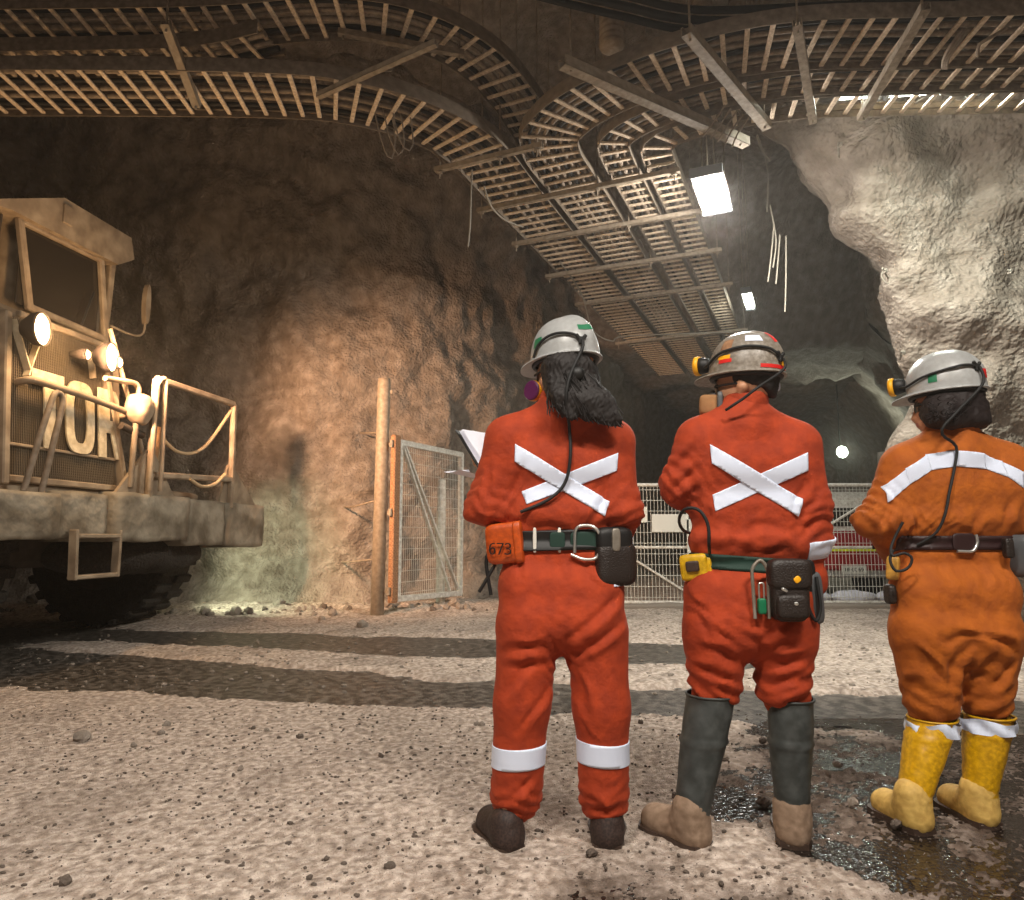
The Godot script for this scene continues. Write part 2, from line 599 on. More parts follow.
func ground(x: float, d: float) -> float:
	var s := road_s(x, d) + 0.14 * n_mid.get_noise_2d(x * 0.35, d * 0.35) + 0.09 * n_mid.get_noise_2d(x * 1.6 + 50.0, d * 1.6) + 0.05 * n_mid.get_noise_2d(x * 5.0, d * 5.0 + 20.0)
	var near := smoothstep(4.3, 4.02, s)
	var lo: float = lerp(4.95, 5.6, clampf((-0.4 - x) / 3.2, 0, 1))
	var hi: float = lerp(5.75, 6.05, clampf((-0.4 - x) / 3.2, 0, 1))
	var mid := smoothstep(lo - 0.1, lo + 0.1, s) * smoothstep(hi + 0.2, hi - 0.1, s)
	mid *= smoothstep(-5.5, -3.6, x)
	var far := smoothstep(6.7, 7.15, s)
	var right := smoothstep(1.2, 3.0, x) * smoothstep(5.2, 5.9, s)
	var cover: float = max(max(near, mid), max(far, right))
	var y: float = lerp(-0.035, 0.03, cover)
	y += cover * (0.013 * n_mid.get_noise_2d(x, d) + 0.004 * n_mid.get_noise_2d(x * 3.1 + 9.0, d * 3.1))
	# spoil heaped along the wall on the left
	var bank := smoothstep(8.0, 9.3, d) * smoothstep(0.2, -1.2, x)
	y += bank * (0.05 + 0.09 * absf(n_mid.get_noise_2d(x * 1.3, d * 1.3 + 3.0)))
	return y

func dirt_sheet(x0: float, x1: float, d0: float, d1: float, step: float, fine: bool) -> ArrayMesh:
	var nu := int((x1 - x0) / step) + 1
	var nv := int((d1 - d0) / step) + 1
	var p := PackedVector3Array()
	var c := PackedColorArray()
	p.resize(nu * nv)
	c.resize(nu * nv)
	for j in nv:
		var d := d0 + (d1 - d0) * j / (nv - 1)
		for i in nu:
			var x := x0 + (x1 - x0) * i / (nu - 1)
			var y := ground(x, d)
			var w := 0.0
			var k := n_grit.get_noise_2d(x, d)
			if fine:
				w = wetness(x, d)
				y += 0.0045 * k + 0.0045 * n_grit.get_noise_2d(x * 2.6, d * 2.6 + 5.0) * (1.0 + 1.5 * w)
				y -= w * 0.016
			else:
				y += 0.01 * k
			p[j * nu + i] = Vector3(x, y, -d)
			# crumbs of darker earth, damp clods where the ground is wet
			var dark := smoothstep(0.22, 0.4, n_grit.get_noise_2d(x * 2.2 + 30.0, d * 2.2)) * 0.55
			dark = max(dark, smoothstep(0.26, 0.42, n_grit.get_noise_2d(x * 0.8 + 80.0, d * 0.9)) * 0.45)
			dark = max(dark, 0.3 * smoothstep(0.05, 0.5, n_mid.get_noise_2d(x * 0.5 - 20.0, d * 0.5)))
			dark = max(dark, w * (0.75 + 0.25 * smoothstep(-0.2, 0.2, k)))
			c[j * nu + i] = Color(0.92, 0.88, 0.84).lerp(Color(0.17, 0.13, 0.105), clampf(dark, 0, 1))
	return sheet(nu, nv, p, false, c)

func make_floor() -> void:
	var st := sf()
	box(st, place(Vector3(0, -0.25, -10)), Vector3(44, 0.5, 48), 0.01)
	structure("floor", done(st), M.road)
	structure("floor", dirt_sheet(-4.4, 4.4, 1.5, 4.6, 0.0135, true), M.dirt)
	structure("floor", dirt_sheet(-12, 12, 4.58, 13.0, 0.05, false), M.dirt)
	structure("floor", dirt_sheet(-4, 22, 12.95, 34.0, 0.25, false), M.dirt)
	structure("floor", dirt_sheet(-12, 12, -7.0, 1.55, 0.12, false), M.dirt)
	# the wet film that stands in the hollows of the muddy patch
	var p := PackedVector3Array()
	var nu := 90
	var nv := 80
	for j in nv:
		for i in nu:
			p.append(Vector3(-0.3 + 3.9 * i / (nu - 1), 0.0165 + 0.0015 * n_mid.get_noise_2d(i * 0.2, j * 0.2), -(1.5 + 2.45 * j / (nv - 1))))
	var keep := sheet(nu, nv, p)
	var ar := keep.surface_get_arrays(0)
	var idx := PackedInt32Array()
	var all: PackedInt32Array = ar[Mesh.ARRAY_INDEX]
	for i in range(0, all.size(), 3):
		var q := p[all[i]]
		if wetness(q.x, -q.z) > 0.35:
			idx.append_array([all[i], all[i + 1], all[i + 2]])
	var o := put("wet_mud", arrays(p, ar[Mesh.ARRAY_NORMAL], idx), M.mud)
	tag(o, "dark glossy wet mud round the right-hand worker's boots", "mud", "", "stuff")

# ---------------------------------------------------------------- rock
func rock_sheet(plan: Array, y0: float, y1: float, step: float, lean: Callable, peel := 0.012, big := 0.32, flip := false) -> ArrayMesh:
	var pts := []
	for q in plan:
		pts.append(Vector3(q.x, 0, -q.y))
	var c := curve(pts, step)
	var nu := c.size()
	var nv := int((y1 - y0) / step) + 1
	var p := PackedVector3Array()
	p.resize(nu * nv)
	for i in nu:
		var t := c[min(i + 1, nu - 1)] - c[max(i - 1, 0)]
		var out := t.normalized().cross(Vector3.UP) * (-1.0 if flip else 1.0)
		for j in nv:
			var y := y0 + (y1 - y0) * j / (nv - 1)
			var b: Vector3 = c[i] + Vector3(0, y, 0)
			b += lean.call(b, out)
			var r := n_big.get_noise_3dv(b) * big + n_mid.get_noise_3dv(b) * 0.035
			if peel > 0:
				r += n_peel.get_noise_3dv(b) * peel * 1.6 + n_grit.get_noise_3dv(b) * peel * 0.9
			p[j * nu + i] = b + out * r
	return sheet(nu, nv, p, flip)

func make_walls() -> void:
	# the big wall on the left, bending into the tunnel
	var lean_left := func(b: Vector3, out: Vector3) -> Vector3:
		var k: float = smoothstep(2.2, 8.2, b.y)
		return out * (0.9 * k * k + 0.35 * smoothstep(0.5, 0.0, b.y))
	structure("wall_left", rock_sheet([Vector2(-8.4, 9.9), Vector2(-6.5, 9.95), Vector2(-4.5, 9.9), Vector2(-2.8, 9.85), Vector2(-1.8, 10.1), Vector2(-0.9, 10.8), Vector2(-0.1, 11.9), Vector2(0.7, 13.4)], -0.1, 8.4, 0.032, lean_left, 0.017), M.rock)
	structure("wall_left", rock_sheet([Vector2(0.65, 13.3), Vector2(1.4, 14.8), Vector2(3.6, 19.5), Vector2(7.5, 28), Vector2(10, 34)], -0.1, 8.4, 0.14, lean_left, 0.0), M.rock)
	# the pillar on the right: leans over the tunnel mouth near the roof
	var lean_right := func(b: Vector3, _out: Vector3) -> Vector3:
		var k: float = clampf((b.y - 3.7) / 1.1, 0.0, 1.3)
		var j: float = smoothstep(1.0, 3.3, b.y)
		return Vector3(-0.95 * k - 0.12 * j, 0, 0.1 * k)
	structure("wall_right", rock_sheet([Vector2(8.4, 13.5), Vector2(6.8, 10.4), Vector2(5.2, 8.1), Vector2(4.1, 7.1), Vector2(3.92, 6.8), Vector2(4.15, 6.5), Vector2(4.6, 6.36), Vector2(5.4, 6.15), Vector2(7.2, 5.5), Vector2(9.5, 3.8)], -0.1, 8.4, 0.027, lean_right, 0.016, 0.3), M.rock)
	structure("wall_right", rock_sheet([Vector2(15, 34), Vector2(11.4, 21), Vector2(9.2, 15.5), Vector2(8.3, 13.4)], -0.1, 8.4, 0.15, lean_right, 0.0), M.rock)
	# the rest of the junction, out of the frame
	var none := func(_b, _out): return Vector3.ZERO
	structure("wall_left", rock_sheet([Vector2(-10.5, -6.5), Vector2(-10.8, 0), Vector2(-10.4, 6), Vector2(-9.6, 9.0), Vector2(-8.2, 9.95)], -0.1, 8.4, 0.2, none, 0.0), M.rock)
	structure("wall_right", rock_sheet([Vector2(9.3, 3.95), Vector2(10.6, 1.0), Vector2(10.6, -6.5)], -0.1, 8.4, 0.2, none, 0.0), M.rock)
	structure("wall_back", rock_sheet([Vector2(11, -6.0), Vector2(0, -6.6), Vector2(-11, -6.0)], -0.1, 8.4, 0.25, none, 0.0), M.rock)
	structure("wall_front", rock_sheet([Vector2(4, 30), Vector2(9, 29.5), Vector2(16, 29)], -0.1, 8.4, 0.25, none, 0.0), M.rock)
	# the roof
	var p := PackedVector3Array()
	var nu := 120
	var nv := 170
	for j in nv:
		for i in nu:
			var x := -13.0 + 32.0 * i / (nu - 1)
			var d := -8.0 + 44.0 * j / (nv - 1)
			var low: float = smoothstep(11.5, 15.0, d)
			var y: float = 7.6 - 2.5 * low + 0.35 * n_big.get_noise_2d(x, d) + 0.06 * n_mid.get_noise_2d(x, d)
			p.append(Vector3(x, y, -d))
	structure("ceiling", sheet(nu, nv, p, true), M.rock)
	var st := sf()
	box(st, place(Vector3(3, 9.0, -14)), Vector3(34, 0.4, 48), 0.01)
	structure("ceiling", done(st), M.rock)
	# rock bolts and pins that stick out of the shotcrete
	for b in [[890, 272, 6.5, "long"], [1012, 273, 6.15, ""], [906, 354, 6.45, ""], [843, 146, 6.1, ""]]:
		var q := at(b[0], b[1], b[2])
		var o := thing("rock_bolt", "steel rock bolt sticking out of the pale pillar %s" % ("with a wire hook hung on it" if b[3] == "long" else "of shotcrete"), "bolt", q, 0.0, "" if b[3] == "long" else "rock bolts in the pillar")
		st = sf()
		var l: float = 0.16 if b[3] == "long" else 0.09
		rod(st, q + Vector3(l * 0.6, 0, -0.2), q + Vector3(-l * 0.6, 0.02, l * 0.3), 0.009, 8)
		part("bolt", st, M.steel, o)
		st = sf()
		box(st, turned(q + Vector3(-l * 0.3, 0.01, l * 0.05), 0.5), Vector3(0.012, 0.04, 0.04), 0.004)
		part("nut", st, M.steel, o)
		if b[3] == "long":
			st = sf()
			tube(st, curve([q + Vector3(-0.08, 0.01, 0.03), q + Vector3(-0.1, -0.06, 0.03), q + Vector3(-0.05, -0.13, 0.03), q + Vector3(-0.02, -0.08, 0.03)], 0.012), 0.005, 6)
			part("hook", st, M.pale_wire, o)

# ---------------------------------------------------------------- cable trays
func tray(plan: Array, h: float, w: float, spacing: float, label: String, where: String, cables: int, from_cable := 0.0, to_cable := 1.0) -> void:
	var pts := []
	for q in plan:
		pts.append(Vector3(q.x, h, -q.y))
	var c := curve(pts, 0.1)
	var t := thing("cable_tray", label, "cable tray", Vector3(c[0].x, h, c[0].z), 0.0, "ladder cable trays hung under the roof")
	for s in [-1.0, 1.0]:
		var st := sf()
		strip(st, c, s * w / 2, 0.006, 0.11)
		strip(st, c, s * (w / 2 - 0.012), 0.022, 0.006)
		var lift := PackedVector3Array()
		for q in c:
			lift.append(q + Vector3(0, 0.052, 0))
		strip(st, lift, s * (w / 2 - 0.012), 0.022, 0.006)
		part("side_rail", st, M.rail, t)
	# rungs share one mesh
	var st := sf()
	box(st, Transform3D.IDENTITY, Vector3(0.034, 0.018, w - 0.01), 0.003)
	var rung := done(st)
	var fine := curve(pts, spacing)
	for i in range(1, fine.size() - 1):
		var d := fine[i + 1] - fine[i - 1]
		var o := put("rung", rung, M.tray, t)
		o.position = fine[i] + Vector3(0, -0.03, 0) - t.position
		o.rotation.y = atan2(-d.z, d.x)
	for k in cables:
		var off: float = (float(k) + 0.5) / cables * (w - 0.08) - (w - 0.08) / 2
		var r: float = rng.randf_range(0.014, 0.022)
		st = sf()
		var line := PackedVector3Array()
		var wave := rng.randf() * 10.0
		for i in c.size():
			var f := float(i) / (c.size() - 1)
			if f < from_cable or f > to_cable:
				continue
			var d := (c[min(i + 1, c.size() - 1)] - c[max(i - 1, 0)]).normalized().cross(Vector3.UP)
			line.append(c[i] + d * (off + 0.005 * sin(i * 0.35 + wave)) + Vector3(0, -0.02 + r, 0))
		tube(st, line, r, 8)
		var o := obj("power_cable", st, M.cable if k % 3 else M.dark_cable)
		tag(o, "dusty power cable lying in the %s" % where, "cable", "cables in the %s" % where)

const DEEP := [Vector2(2.25, 11.8), Vector2(3.4, 14.5)]

func make_trays() -> void:
	var v := func(x, y): return Vector2(x, y)
	tray([v.call(-6, 4.98), v.call(-3.5, 4.97), v.call(-1.9, 5.0), v.call(-1.25, 5.1), v.call(-0.72, 5.38), v.call(-0.29, 5.87), v.call(0.15, 6.9), v.call(2.25, 11.8), v.call(3.4, 14.5)], 4.4, 0.56, 0.15,
		"lowest ladder cable tray from the left wall, curving into the tunnel", "lowest left-hand tray", 5)
	tray([v.call(4.6, 4.36), v.call(2.8, 4.42), v.call(1.9, 4.46), v.call(1.25, 4.66), v.call(0.72, 5.0), v.call(0.4, 5.38), v.call(0.34, 5.8), v.call(0.81, 6.9), v.call(2.92, 11.8), v.call(4.07, 14.5)], 4.4, 0.5, 0.15,
		"widest ladder cable tray bending from the tunnel to the right", "wide tray bending right", 6)
	tray([v.call(4.6, 4.76), v.call(2.9, 4.82), v.call(2.2, 4.86), v.call(1.6, 5.02), v.call(1.12, 5.32), v.call(0.9, 5.6), v.call(0.92, 5.85), v.call(1.37, 6.9), v.call(3.48, 11.8), v.call(4.63, 14.5)], 4.4, 0.27, 0.15,
		"narrow ladder cable tray in the middle of the three bending right", "middle tray bending right", 3)
	tray([v.call(4.6, 5.06), v.call(2.9, 5.12), v.call(2.3, 5.16), v.call(1.8, 5.3), v.call(1.42, 5.5), v.call(1.27, 5.7), v.call(1.33, 5.95), v.call(1.74, 6.9), v.call(3.85, 11.8), v.call(5.0, 14.5)], 4.4, 0.27, 0.15,
		"narrow ladder cable tray nearest the rock pillar, bending right", "tray nearest the pillar", 3, 0.3)
	tray([v.call(-6, 4.8), v.call(-2.5, 4.76), v.call(-1.4, 4.68), v.call(-0.8, 4.76), v.call(-0.3, 5.1), v.call(0.05, 5.7), v.call(0.45, 6.7), v.call(2.65, 11.8)], 4.78, 0.42, 0.16,
		"topmost ladder cable tray on the left, curving over the lowest one", "topmost left-hand tray", 4)
	tray([v.call(-6, 4.93), v.call(-3, 4.88), v.call(-2.2, 4.82), v.call(-1.75, 4.7)], 4.58, 0.32, 0.17,
		"short ladder cable tray between the upper and lower left-hand trays", "short left-hand tray", 3)
	# cross struts under the deep run, each on hanger rods
	var across := Vector3(1, 0, 0.43).normalized()
	var spots := [[5.82, -0.42, 0.62], [6.62, -0.42, 1.62], [7.45, -0.42, 1.75], [8.45, -0.42, 1.75], [9.55, -0.42, 1.75], [11.6, -0.42, 1.75]]
	for i in spots.size():
		var q: Array = spots[i]
		var mid := Vector3(-0.29 + (q[0] - 5.87) * 0.43, 4.29, -q[0])
		var a: Vector3 = mid + across * q[1]
		var b: Vector3 = mid + across * q[2]
		var t := thing("cross_strut", "%s steel cross strut under the trays, counted from the viewer" % ["first", "second", "third", "fourth", "fifth", "sixth"][i], "strut", (a + b) / 2, 0.0, "cross struts under the trays")
		var st := sf()
		channel(st, a, b, 0.045, 0.045)
		part("channel", st, M.strut, t)
		for e in [a + across * 0.05, b - across * 0.05, a.lerp(b, 0.62)]:
			st = sf()
			rod(st, e + Vector3(0, -0.09, 0), e + Vector3(0, 3.2, 0), 0.008, 6)
			part("hanger_rod", st, M.strut, t)
			st = sf()
			box(st, place(e + Vector3(0, -0.035, 0)), Vector3(0.045, 0.012, 0.045), 0.003)
			part("nut_plate", st, M.strut, t)

func brace(px0: float, py0: float, h0: float, px1: float, py1: float, h1: float, w: float, label: String, rods := true) -> void:
	var a := at_height(px0, py0, h0)
	var b := at_height(px1, py1, h1)
	var t := thing("support_strut", label, "strut", (a + b) / 2, 0.0, "struts that carry the trays")
	var st := sf()
	channel(st, a, b, w, w * 0.9)
	part("channel", st, M.strut, t)
	if rods:
		for e in [a.lerp(b, 0.04), a.lerp(b, 0.96)]:
			st = sf()
			rod(st, e + Vector3(0, -0.05, 0), e + Vector3(0, 3.1, 0), 0.008, 6)
			part("hanger_rod", st, M.strut, t)

func wire(called: String, label: String, pts: Array, r: float, m: Material, group := "", category := "cable") -> void:
	var st := sf()
	tube(st, curve(pts, 0.06), r, 7)
	tag(obj(called, st, m), label, category, group)

func make_roof_things() -> void:
	brace(562, 62, 4.28, 746, 143, 4.28, 0.085, "long diagonal steel strut below the bends of the right-hand trays")
	brace(686, 30, 4.3, 767, 126, 4.28, 0.075, "steel strut ending above the blinding lamp")
	brace(797, 22, 4.3, 813, 121, 4.26, 0.06, "steel strut under the right-hand trays beside the pillar's top corner")
	brace(926, 6, 4.3, 861, 118, 4.26, 0.06, "slanting steel strut in front of the row of tube lamps")
	brace(165, 22, 4.5, 197, 106, 4.26, 0.06, "dark strut across the left-hand trays")
	brace(318, 96, 4.27, 436, 43, 4.3, 0.045, "pale strut crossing under the bend of the left-hand trays", false)
	brace(338, 32, 4.72, 464, 54, 4.66, 0.05, "short strut under the topmost tray's bend")
	brace(270, 68, 4.5, 392, 70, 4.5, 0.025, "thin strut between the left-hand trays", false)
	# ribbed ducts that come down from the roof
	for q in [[612, 48, 4.85, 0.1, "thickest ribbed duct coming down from the roof"], [703, 20, 4.75, 0.075, "ribbed duct right of the thickest one"], [738, 14, 4.8, 0.065, "thinnest ribbed duct of the three from the roof"]]:
		var p := at_height(q[0], q[1], q[2])
		var prof := []
		var y := 0.0
		while y < 2.35:
			prof.append(Vector2(q[3] * 0.93, y))
			prof.append(Vector2(q[3], y + 0.012))
			prof.append(Vector2(q[3], y + 0.03))
			prof.append(Vector2(q[3] * 0.93, y + 0.042))
			y += 0.05
		prof.push_front(Vector2(0, 0))
		var st := sf()
		lathe(st, prof, place(p), 18)
		tag(obj("ribbed_duct", st, M.duct), q[4], "duct", "ribbed ducts")
	# the heavy bundle along the near edge of the right-hand trays
	for k in 4:
		var o := Vector3(0, 0.035 * (k % 2), 0.05 * k)
		wire("heavy_cable", "heavy black cable of the bundle above the right-hand trays", [at_height(500, -14, 4.7) + o, at_height(560, 2, 4.66) + o, at_height(620, 16, 4.62) + o, at_height(690, 30 , 4.58) + o, at_height(800, 27, 4.58) + o, at_height(915, 20, 4.6) + o, at_height(1060, 6, 4.64) + o], 0.026, M.dark_cable, "bundle of heavy cables")
	wire("heavy_cable", "thin black cable slung along the roof at top right", [at_height(760, 28, 4.7), at_height(860, 16, 4.74), at_height(960, 5, 4.78), at_height(1060, -12, 4.8)], 0.012, M.dark_cable)
	wire("slack_cable", "dark cable slung above the left-hand trays", [at_height(20, 30, 4.9), at_height(160, 22, 4.9), at_height(300, 2, 4.95), at_height(380, -12, 5.0)], 0.01, M.cable)
	# loops and loose ends under the left-hand bend
	for k in 3:
		var x := 374.0 + k * 9.0
		wire("cable_loop", "loop of pale cable hanging under the left-hand tray bend", [at(x - 2, 98, 5.25), at(x + 6, 135, 5.22), at(x + 16, 160 - k * 4, 5.25), at(x + 21, 140, 5.28), at(x + 17, 108, 5.3)], 0.006, M.cable, "cable loops under the bend")
	wire("hanging_wire", "pale wire hanging straight down below the first cross strut", [at(472, 170, 6.1), at(471, 195, 6.1), at(470, 225, 6.1), at(468, 247, 6.1)], 0.008, M.pale_wire)
	wire("hanging_wire", "pale cable drooping from the first to the third cross strut", [at(484, 186, 6.3), at(491, 206, 6.5), at(505, 220, 6.9), at(523, 227, 7.2)], 0.009, M.pale_wire)
	wire("hanging_wire", "thin wire sagging behind the left-hand worker's helmet", [at(560, 262, 8.3), at(581, 293, 9.3), at(593, 330, 10), at(612, 341, 10.5), at(628, 336, 11), at(734, 332, 11)], 0.010, M.pale_wire)
	wire("hanging_wire", "thin wire along the outer edge of the tunnel trays", [at(430, 150, 5.8), at(470, 185, 6.5), at(505, 222, 7.3), at(545, 262, 8.4)], 0.005, M.cable)
	for q in [[[764, 148], [768, 180], [767, 212]], [[770, 205], [776, 240], [773, 268]], [[774, 225], [771, 258], [768, 282]], [[780, 235], [778, 262], [776, 284]], [[786, 236], [786, 275], [785, 312]]]:
		wire("hanging_wire", "pale loose wire dangling in the dark right of the blinding lamp", [at(q[0][0], q[0][1], 7.0), at(q[1][0], q[1][1], 7.0), at(q[2][0], q[2][1], 7.0)], 0.008, M.pale_wire, "dangling wires beside the lamp")
	wire("hanging_wire", "short pale cable end sticking out above the dangling wires", [at(757, 135, 6.8), at(762, 150, 6.8), at(770, 161, 6.8)], 0.012, M.pale_wire)
	# cable ends hung over the right-hand trays
	for k in 3:
		wire("cable_end", "bent cable end hung over the trays at the upper right", [at_height(962 + k * 3, 30, 4.36), at_height(952 + k * 3, 44, 4.26), at_height(944 + k * 2, 58, 4.24), at_height(943 + k * 2, 68, 4.3)], 0.012, M.cable, "cable ends over the right-hand trays")
	wire("cable_end", "bent cable end nearest the right edge of the trays", [at_height(1006, 28, 4.36), at_height(992, 37, 4.28), at_height(979, 44, 4.26), at_height(978, 56, 4.24)], 0.012, M.cable)
	wire("cable_end", "pale cable sagging below the row of tube lamps", [at_height(915, 104, 4.3), at_height(935, 93, 4.32), at_height(960, 96, 4.26), at_height(985, 88, 4.34)], 0.009, M.pale_wire)
	for k in 5:
		var s := at_height(725 + k * 6, 105 + k * 3, 4.32)
		wire("cable_end", "frayed cable end hanging out of the trays above the blinding lamp", [s, s + Vector3(-0.05, -0.06, -0.12), s + Vector3(-0.12 + k * 0.01, -0.14, -0.2)], 0.007, M.cable, "frayed ends above the lamp")

# ---------------------------------------------------------------- the loader
# local frame: x along its rear face (away from the viewer), y up, z outwards from the face
func make_loader() -> void:
	var t := Node3D.new()
	t.name = numbered("mining_loader")
	add_child(t)
	t.transform = Transform3D(Basis(Vector3(0.125, 0, -0.992), Vector3.UP, Vector3(0.992, 0, 0.125)), Vector3(-3.49, 0, -4.8))
	tag(t, "dusty mining loader at the left with both lamps lit, seen from its rear", "vehicle")
	var st: SurfaceTool
	# bumper blocks, battered and of unequal size
	var blocks := [[-1.3, 0.5, 0.97, 1.32, 0.02], [0.54, 1.1, 0.98, 1.35, -0.06], [1.12, 2.15, 0.95, 1.38, 0.03], [2.17, 2.86, 0.9, 1.37, 0.0], [2.88, 3.72, 0.87, 1.37, 0.02]]
	for b in blocks:
		var p := PackedVector3Array()
		st = sf()
		battered(st, Vector3((b[0] + b[1]) / 2, (b[2] + b[3]) / 2, b[4] - 0.35), Vector3(b[1] - b[0] + 0.02, b[3] - b[2], 0.75), 26.0, 0.45)
		obj("bumper_block", st, M.bumper, t)
	# engine body behind the grille, leaning with it
	st = sf()
	prism(st, PackedVector2Array([Vector2(-0.15, 1.3), Vector2(-0.28, 2.62), Vector2(-0.6, 2.82), Vector2(-3.2, 2.82), Vector2(-3.2, 1.0), Vector2(-0.5, 1.0)]), 2.1, Transform3D(Basis(Vector3.BACK, Vector3.UP, Vector3.LEFT), Vector3(0.36, 0, 0)))
	obj("engine_hood", st, M.machine, t)
	st = sf()
	box(st, place(Vector3(1.2, 0.98, -1.9)), Vector3(4.6, 0.5, 2.4), 0.06)
	obj("chassis", st, M.machine_dark, t)
	st = sf()
	battered(st, Vector3(2.5, 1.35, -1.9), Vector3(2.2, 0.35, 2.6))
	obj("deck", st, M.machine, t)
	# the grille: a frame, dense bars, raised letters
	var face := Transform3D(Basis.from_euler(Vector3(-0.09, 0, 0)), Vector3(0, 1.36, -0.13))
	var g := Node3D.new()
	g.name = "grille"
	t.add_child(g)
	g.transform = face
	st = sf()
	box(st, place(Vector3(0.7, 0.62, -0.03)), Vector3(1.24, 1.2, 0.02), 0.004)
	obj("backing", st, M.machine_dark, g)
	for e in [[0.11, 0.0, 0.13, 1.28, 0.1], [1.38, 0.06, 1.1, 1.28, 0.11]]:
		st = sf()
		beam(st, Vector3(e[0], e[1], 0), Vector3(e[2], e[3], 0), 0.06, e[4], 0.01, Vector3.BACK)
		obj("frame_post", st, M.machine, g)
	for e in [[0.05, 1.28], [0.3, 1.4], [1.3, 1.1]]:
		st = sf()
		box(st, place(Vector3(0.74, e[0], 0)), Vector3(e[1] - 0.12, 0.05 if e[0] != 0.3 else 0.025, 0.05), 0.008)
		obj("frame_bar", st, M.machine, g)
	# perforated sheet: too fine to pick apart
	st = sf()
	for i in 58:
		var y := 0.08 + i * 0.0208
		box(st, place(Vector3(0.7, y, 0.0)), Vector3(1.2 - 0.2 * y / 1.3, 0.009, 0.008), 0.001)
	for i in 56:
		var x := 0.14 + i * 0.021
		beam(st, Vector3(x, 0.06, 0.004), Vector3(lerpf(x, 0.62 + (x - 0.7) * 0.86, 1.0), 1.26, 0.004), 0.008, 0.008, 0.001, Vector3.BACK)
	var bars := obj("mesh_sheet", st, M.grille, g)
	bars.set_meta("kind", "stuff")
	# letters T O R, plates bolted to the sheet
	var ls := [
		[PackedVector2Array([Vector2(0.34, 0.9), Vector2(0.34, 0.78), Vector2(0.46, 0.78), Vector2(0.46, 0.3), Vector2(0.57, 0.3), Vector2(0.57, 0.78), Vector2(0.66, 0.78), Vector2(0.66, 0.9)])],
		[ring_letter(0.84, 0.6, 0.16, 0.3, 0.085)],
		[PackedVector2Array([Vector2(1.05, 0.9), Vector2(1.05, 0.3), Vector2(1.14, 0.3), Vector2(1.14, 0.52), Vector2(1.2, 0.52), Vector2(1.26, 0.3), Vector2(1.35, 0.3), Vector2(1.285, 0.55), Vector2(1.305, 0.6), Vector2(1.305, 0.82), Vector2(1.26, 0.9)])]]
	for k in 3:
		st = sf()
		for poly in ls[k]:
			prism(st, poly, 0.014, place(Vector3(0, 0, 0.035)))
		obj("letter", st, M.letter, g)
	st = sf()
	box(st, place(Vector3(1.215, 0.7, 0.043)), Vector3(0.06, 0.14, 0.004), 0.001)
	obj("letter_opening", st, M.machine_dark, g)
	for e in [[0.16, 1.22, 0.3, 0.86], [0.42, 1.2, 0.28, 0.82], [0.95, 1.18, 0.98, 0.96]]:
		st = sf()
		beam(st, Vector3(e[0], e[1], 0.045), Vector3(e[2], e[3], 0.045), 0.012, 0.06, 0.003, Vector3.BACK)
		obj("bracket", st, M.letter, g)
	# grab bar and ladder hoop
	st = sf()
	tube(st, curve([Vector3(0.22, 0.76, 0.03), Vector3(0.22, 0.77, 0.12), Vector3(0.3, 0.77, 0.14), Vector3(0.8, 0.75, 0.14), Vector3(1.27, 0.71, 0.14), Vector3(1.33, 0.7, 0.11), Vector3(1.33, 0.7, 0.02)], 0.04), 0.028, 10)
	obj("grab_bar", st, M.machine, g)
	st = sf()
	tube(st, curve([Vector3(0.2, -0.05, 0.1), Vector3(0.26, 0.3, 0.16), Vector3(0.34, 0.62, 0.2), Vector3(0.39, 0.7, 0.2), Vector3(0.45, 0.64, 0.2), Vector3(0.4, 0.3, 0.16), Vector3(0.36, -0.05, 0.1)], 0.03), 0.022, 10)
	obj("hand_hoop", st, M.rail, t).transform = face
	# lamps on the brow
	for e in [[0.23, 2.52, 0.12, 1], [0.98, 2.5, 0.12, 1], [0.7, 2.45, 0.045, 0], [1.08, 2.48, 0.05, 0]]:
		var l := Node3D.new()
		l.name = "headlamp"
		t.add_child(l, true)
		l.position = Vector3(e[0], e[1], -0.05)
		l.rotation.y = 0.25
		st = sf()
		var r: float = e[2]
		lathe(st, [Vector2(0, -0.1), Vector2(r * 0.5, -0.1), Vector2(r, -0.02), Vector2(r * 1.06, 0.02), Vector2(r * 1.06, 0.04), Vector2(r * 0.96, 0.04)], Transform3D(Basis(Vector3.RIGHT, PI / 2), Vector3.ZERO), 24)
		obj("lamp_housing", st, M.machine_dark, l)
		st = sf()
		lathe(st, [Vector2(r * 0.96, 0.025), Vector2(r * 0.6, 0.045), Vector2(0, 0.055)], Transform3D(Basis(Vector3.RIGHT, PI / 2), Vector3.ZERO), 24)
		obj("lamp_lens", st, glow(Color(1.0, 0.86, 0.64), 40.0 if e[3] else 10.0), l)
		if e[3]:
			var sp := OmniLight3D.new()
			sp.name = "headlamp_light"
			add_child(sp)
			sp.light_color = Color(1.0, 0.82, 0.6)
			sp.light_energy = 1.0
			sp.light_size = 0.1
			sp.omni_range = 40.0
			sp.omni_attenuation = 2.0
			sp.shadow_enabled = true
			sp.position = t.transform * (l.position + Vector3(0.05, 0, 0.2))
			var beam_ := SpotLight3D.new()
			beam_.name = "headlamp_beam"
			add_child(beam_)
			beam_.light_color = Color(1.0, 0.79, 0.62)
			beam_.light_energy = 25.0
			beam_.light_size = 0.1
			beam_.spot_angle = 36.0
			beam_.spot_angle_attenuation = 0.8
			beam_.spot_range = 40.0
			beam_.spot_attenuation = 2.0
			beam_.shadow_enabled = true
			aim(beam_, sp.position, Vector3(-1.7, 1.9, -9.9))
	# small lamp slung under the bumper's far end, shining on the wall
	var w := Node3D.new()
	w.name = "work_lamp"
	t.add_child(w)
	w.position = Vector3(3.5, 0.86, -0.8)
	st = sf()
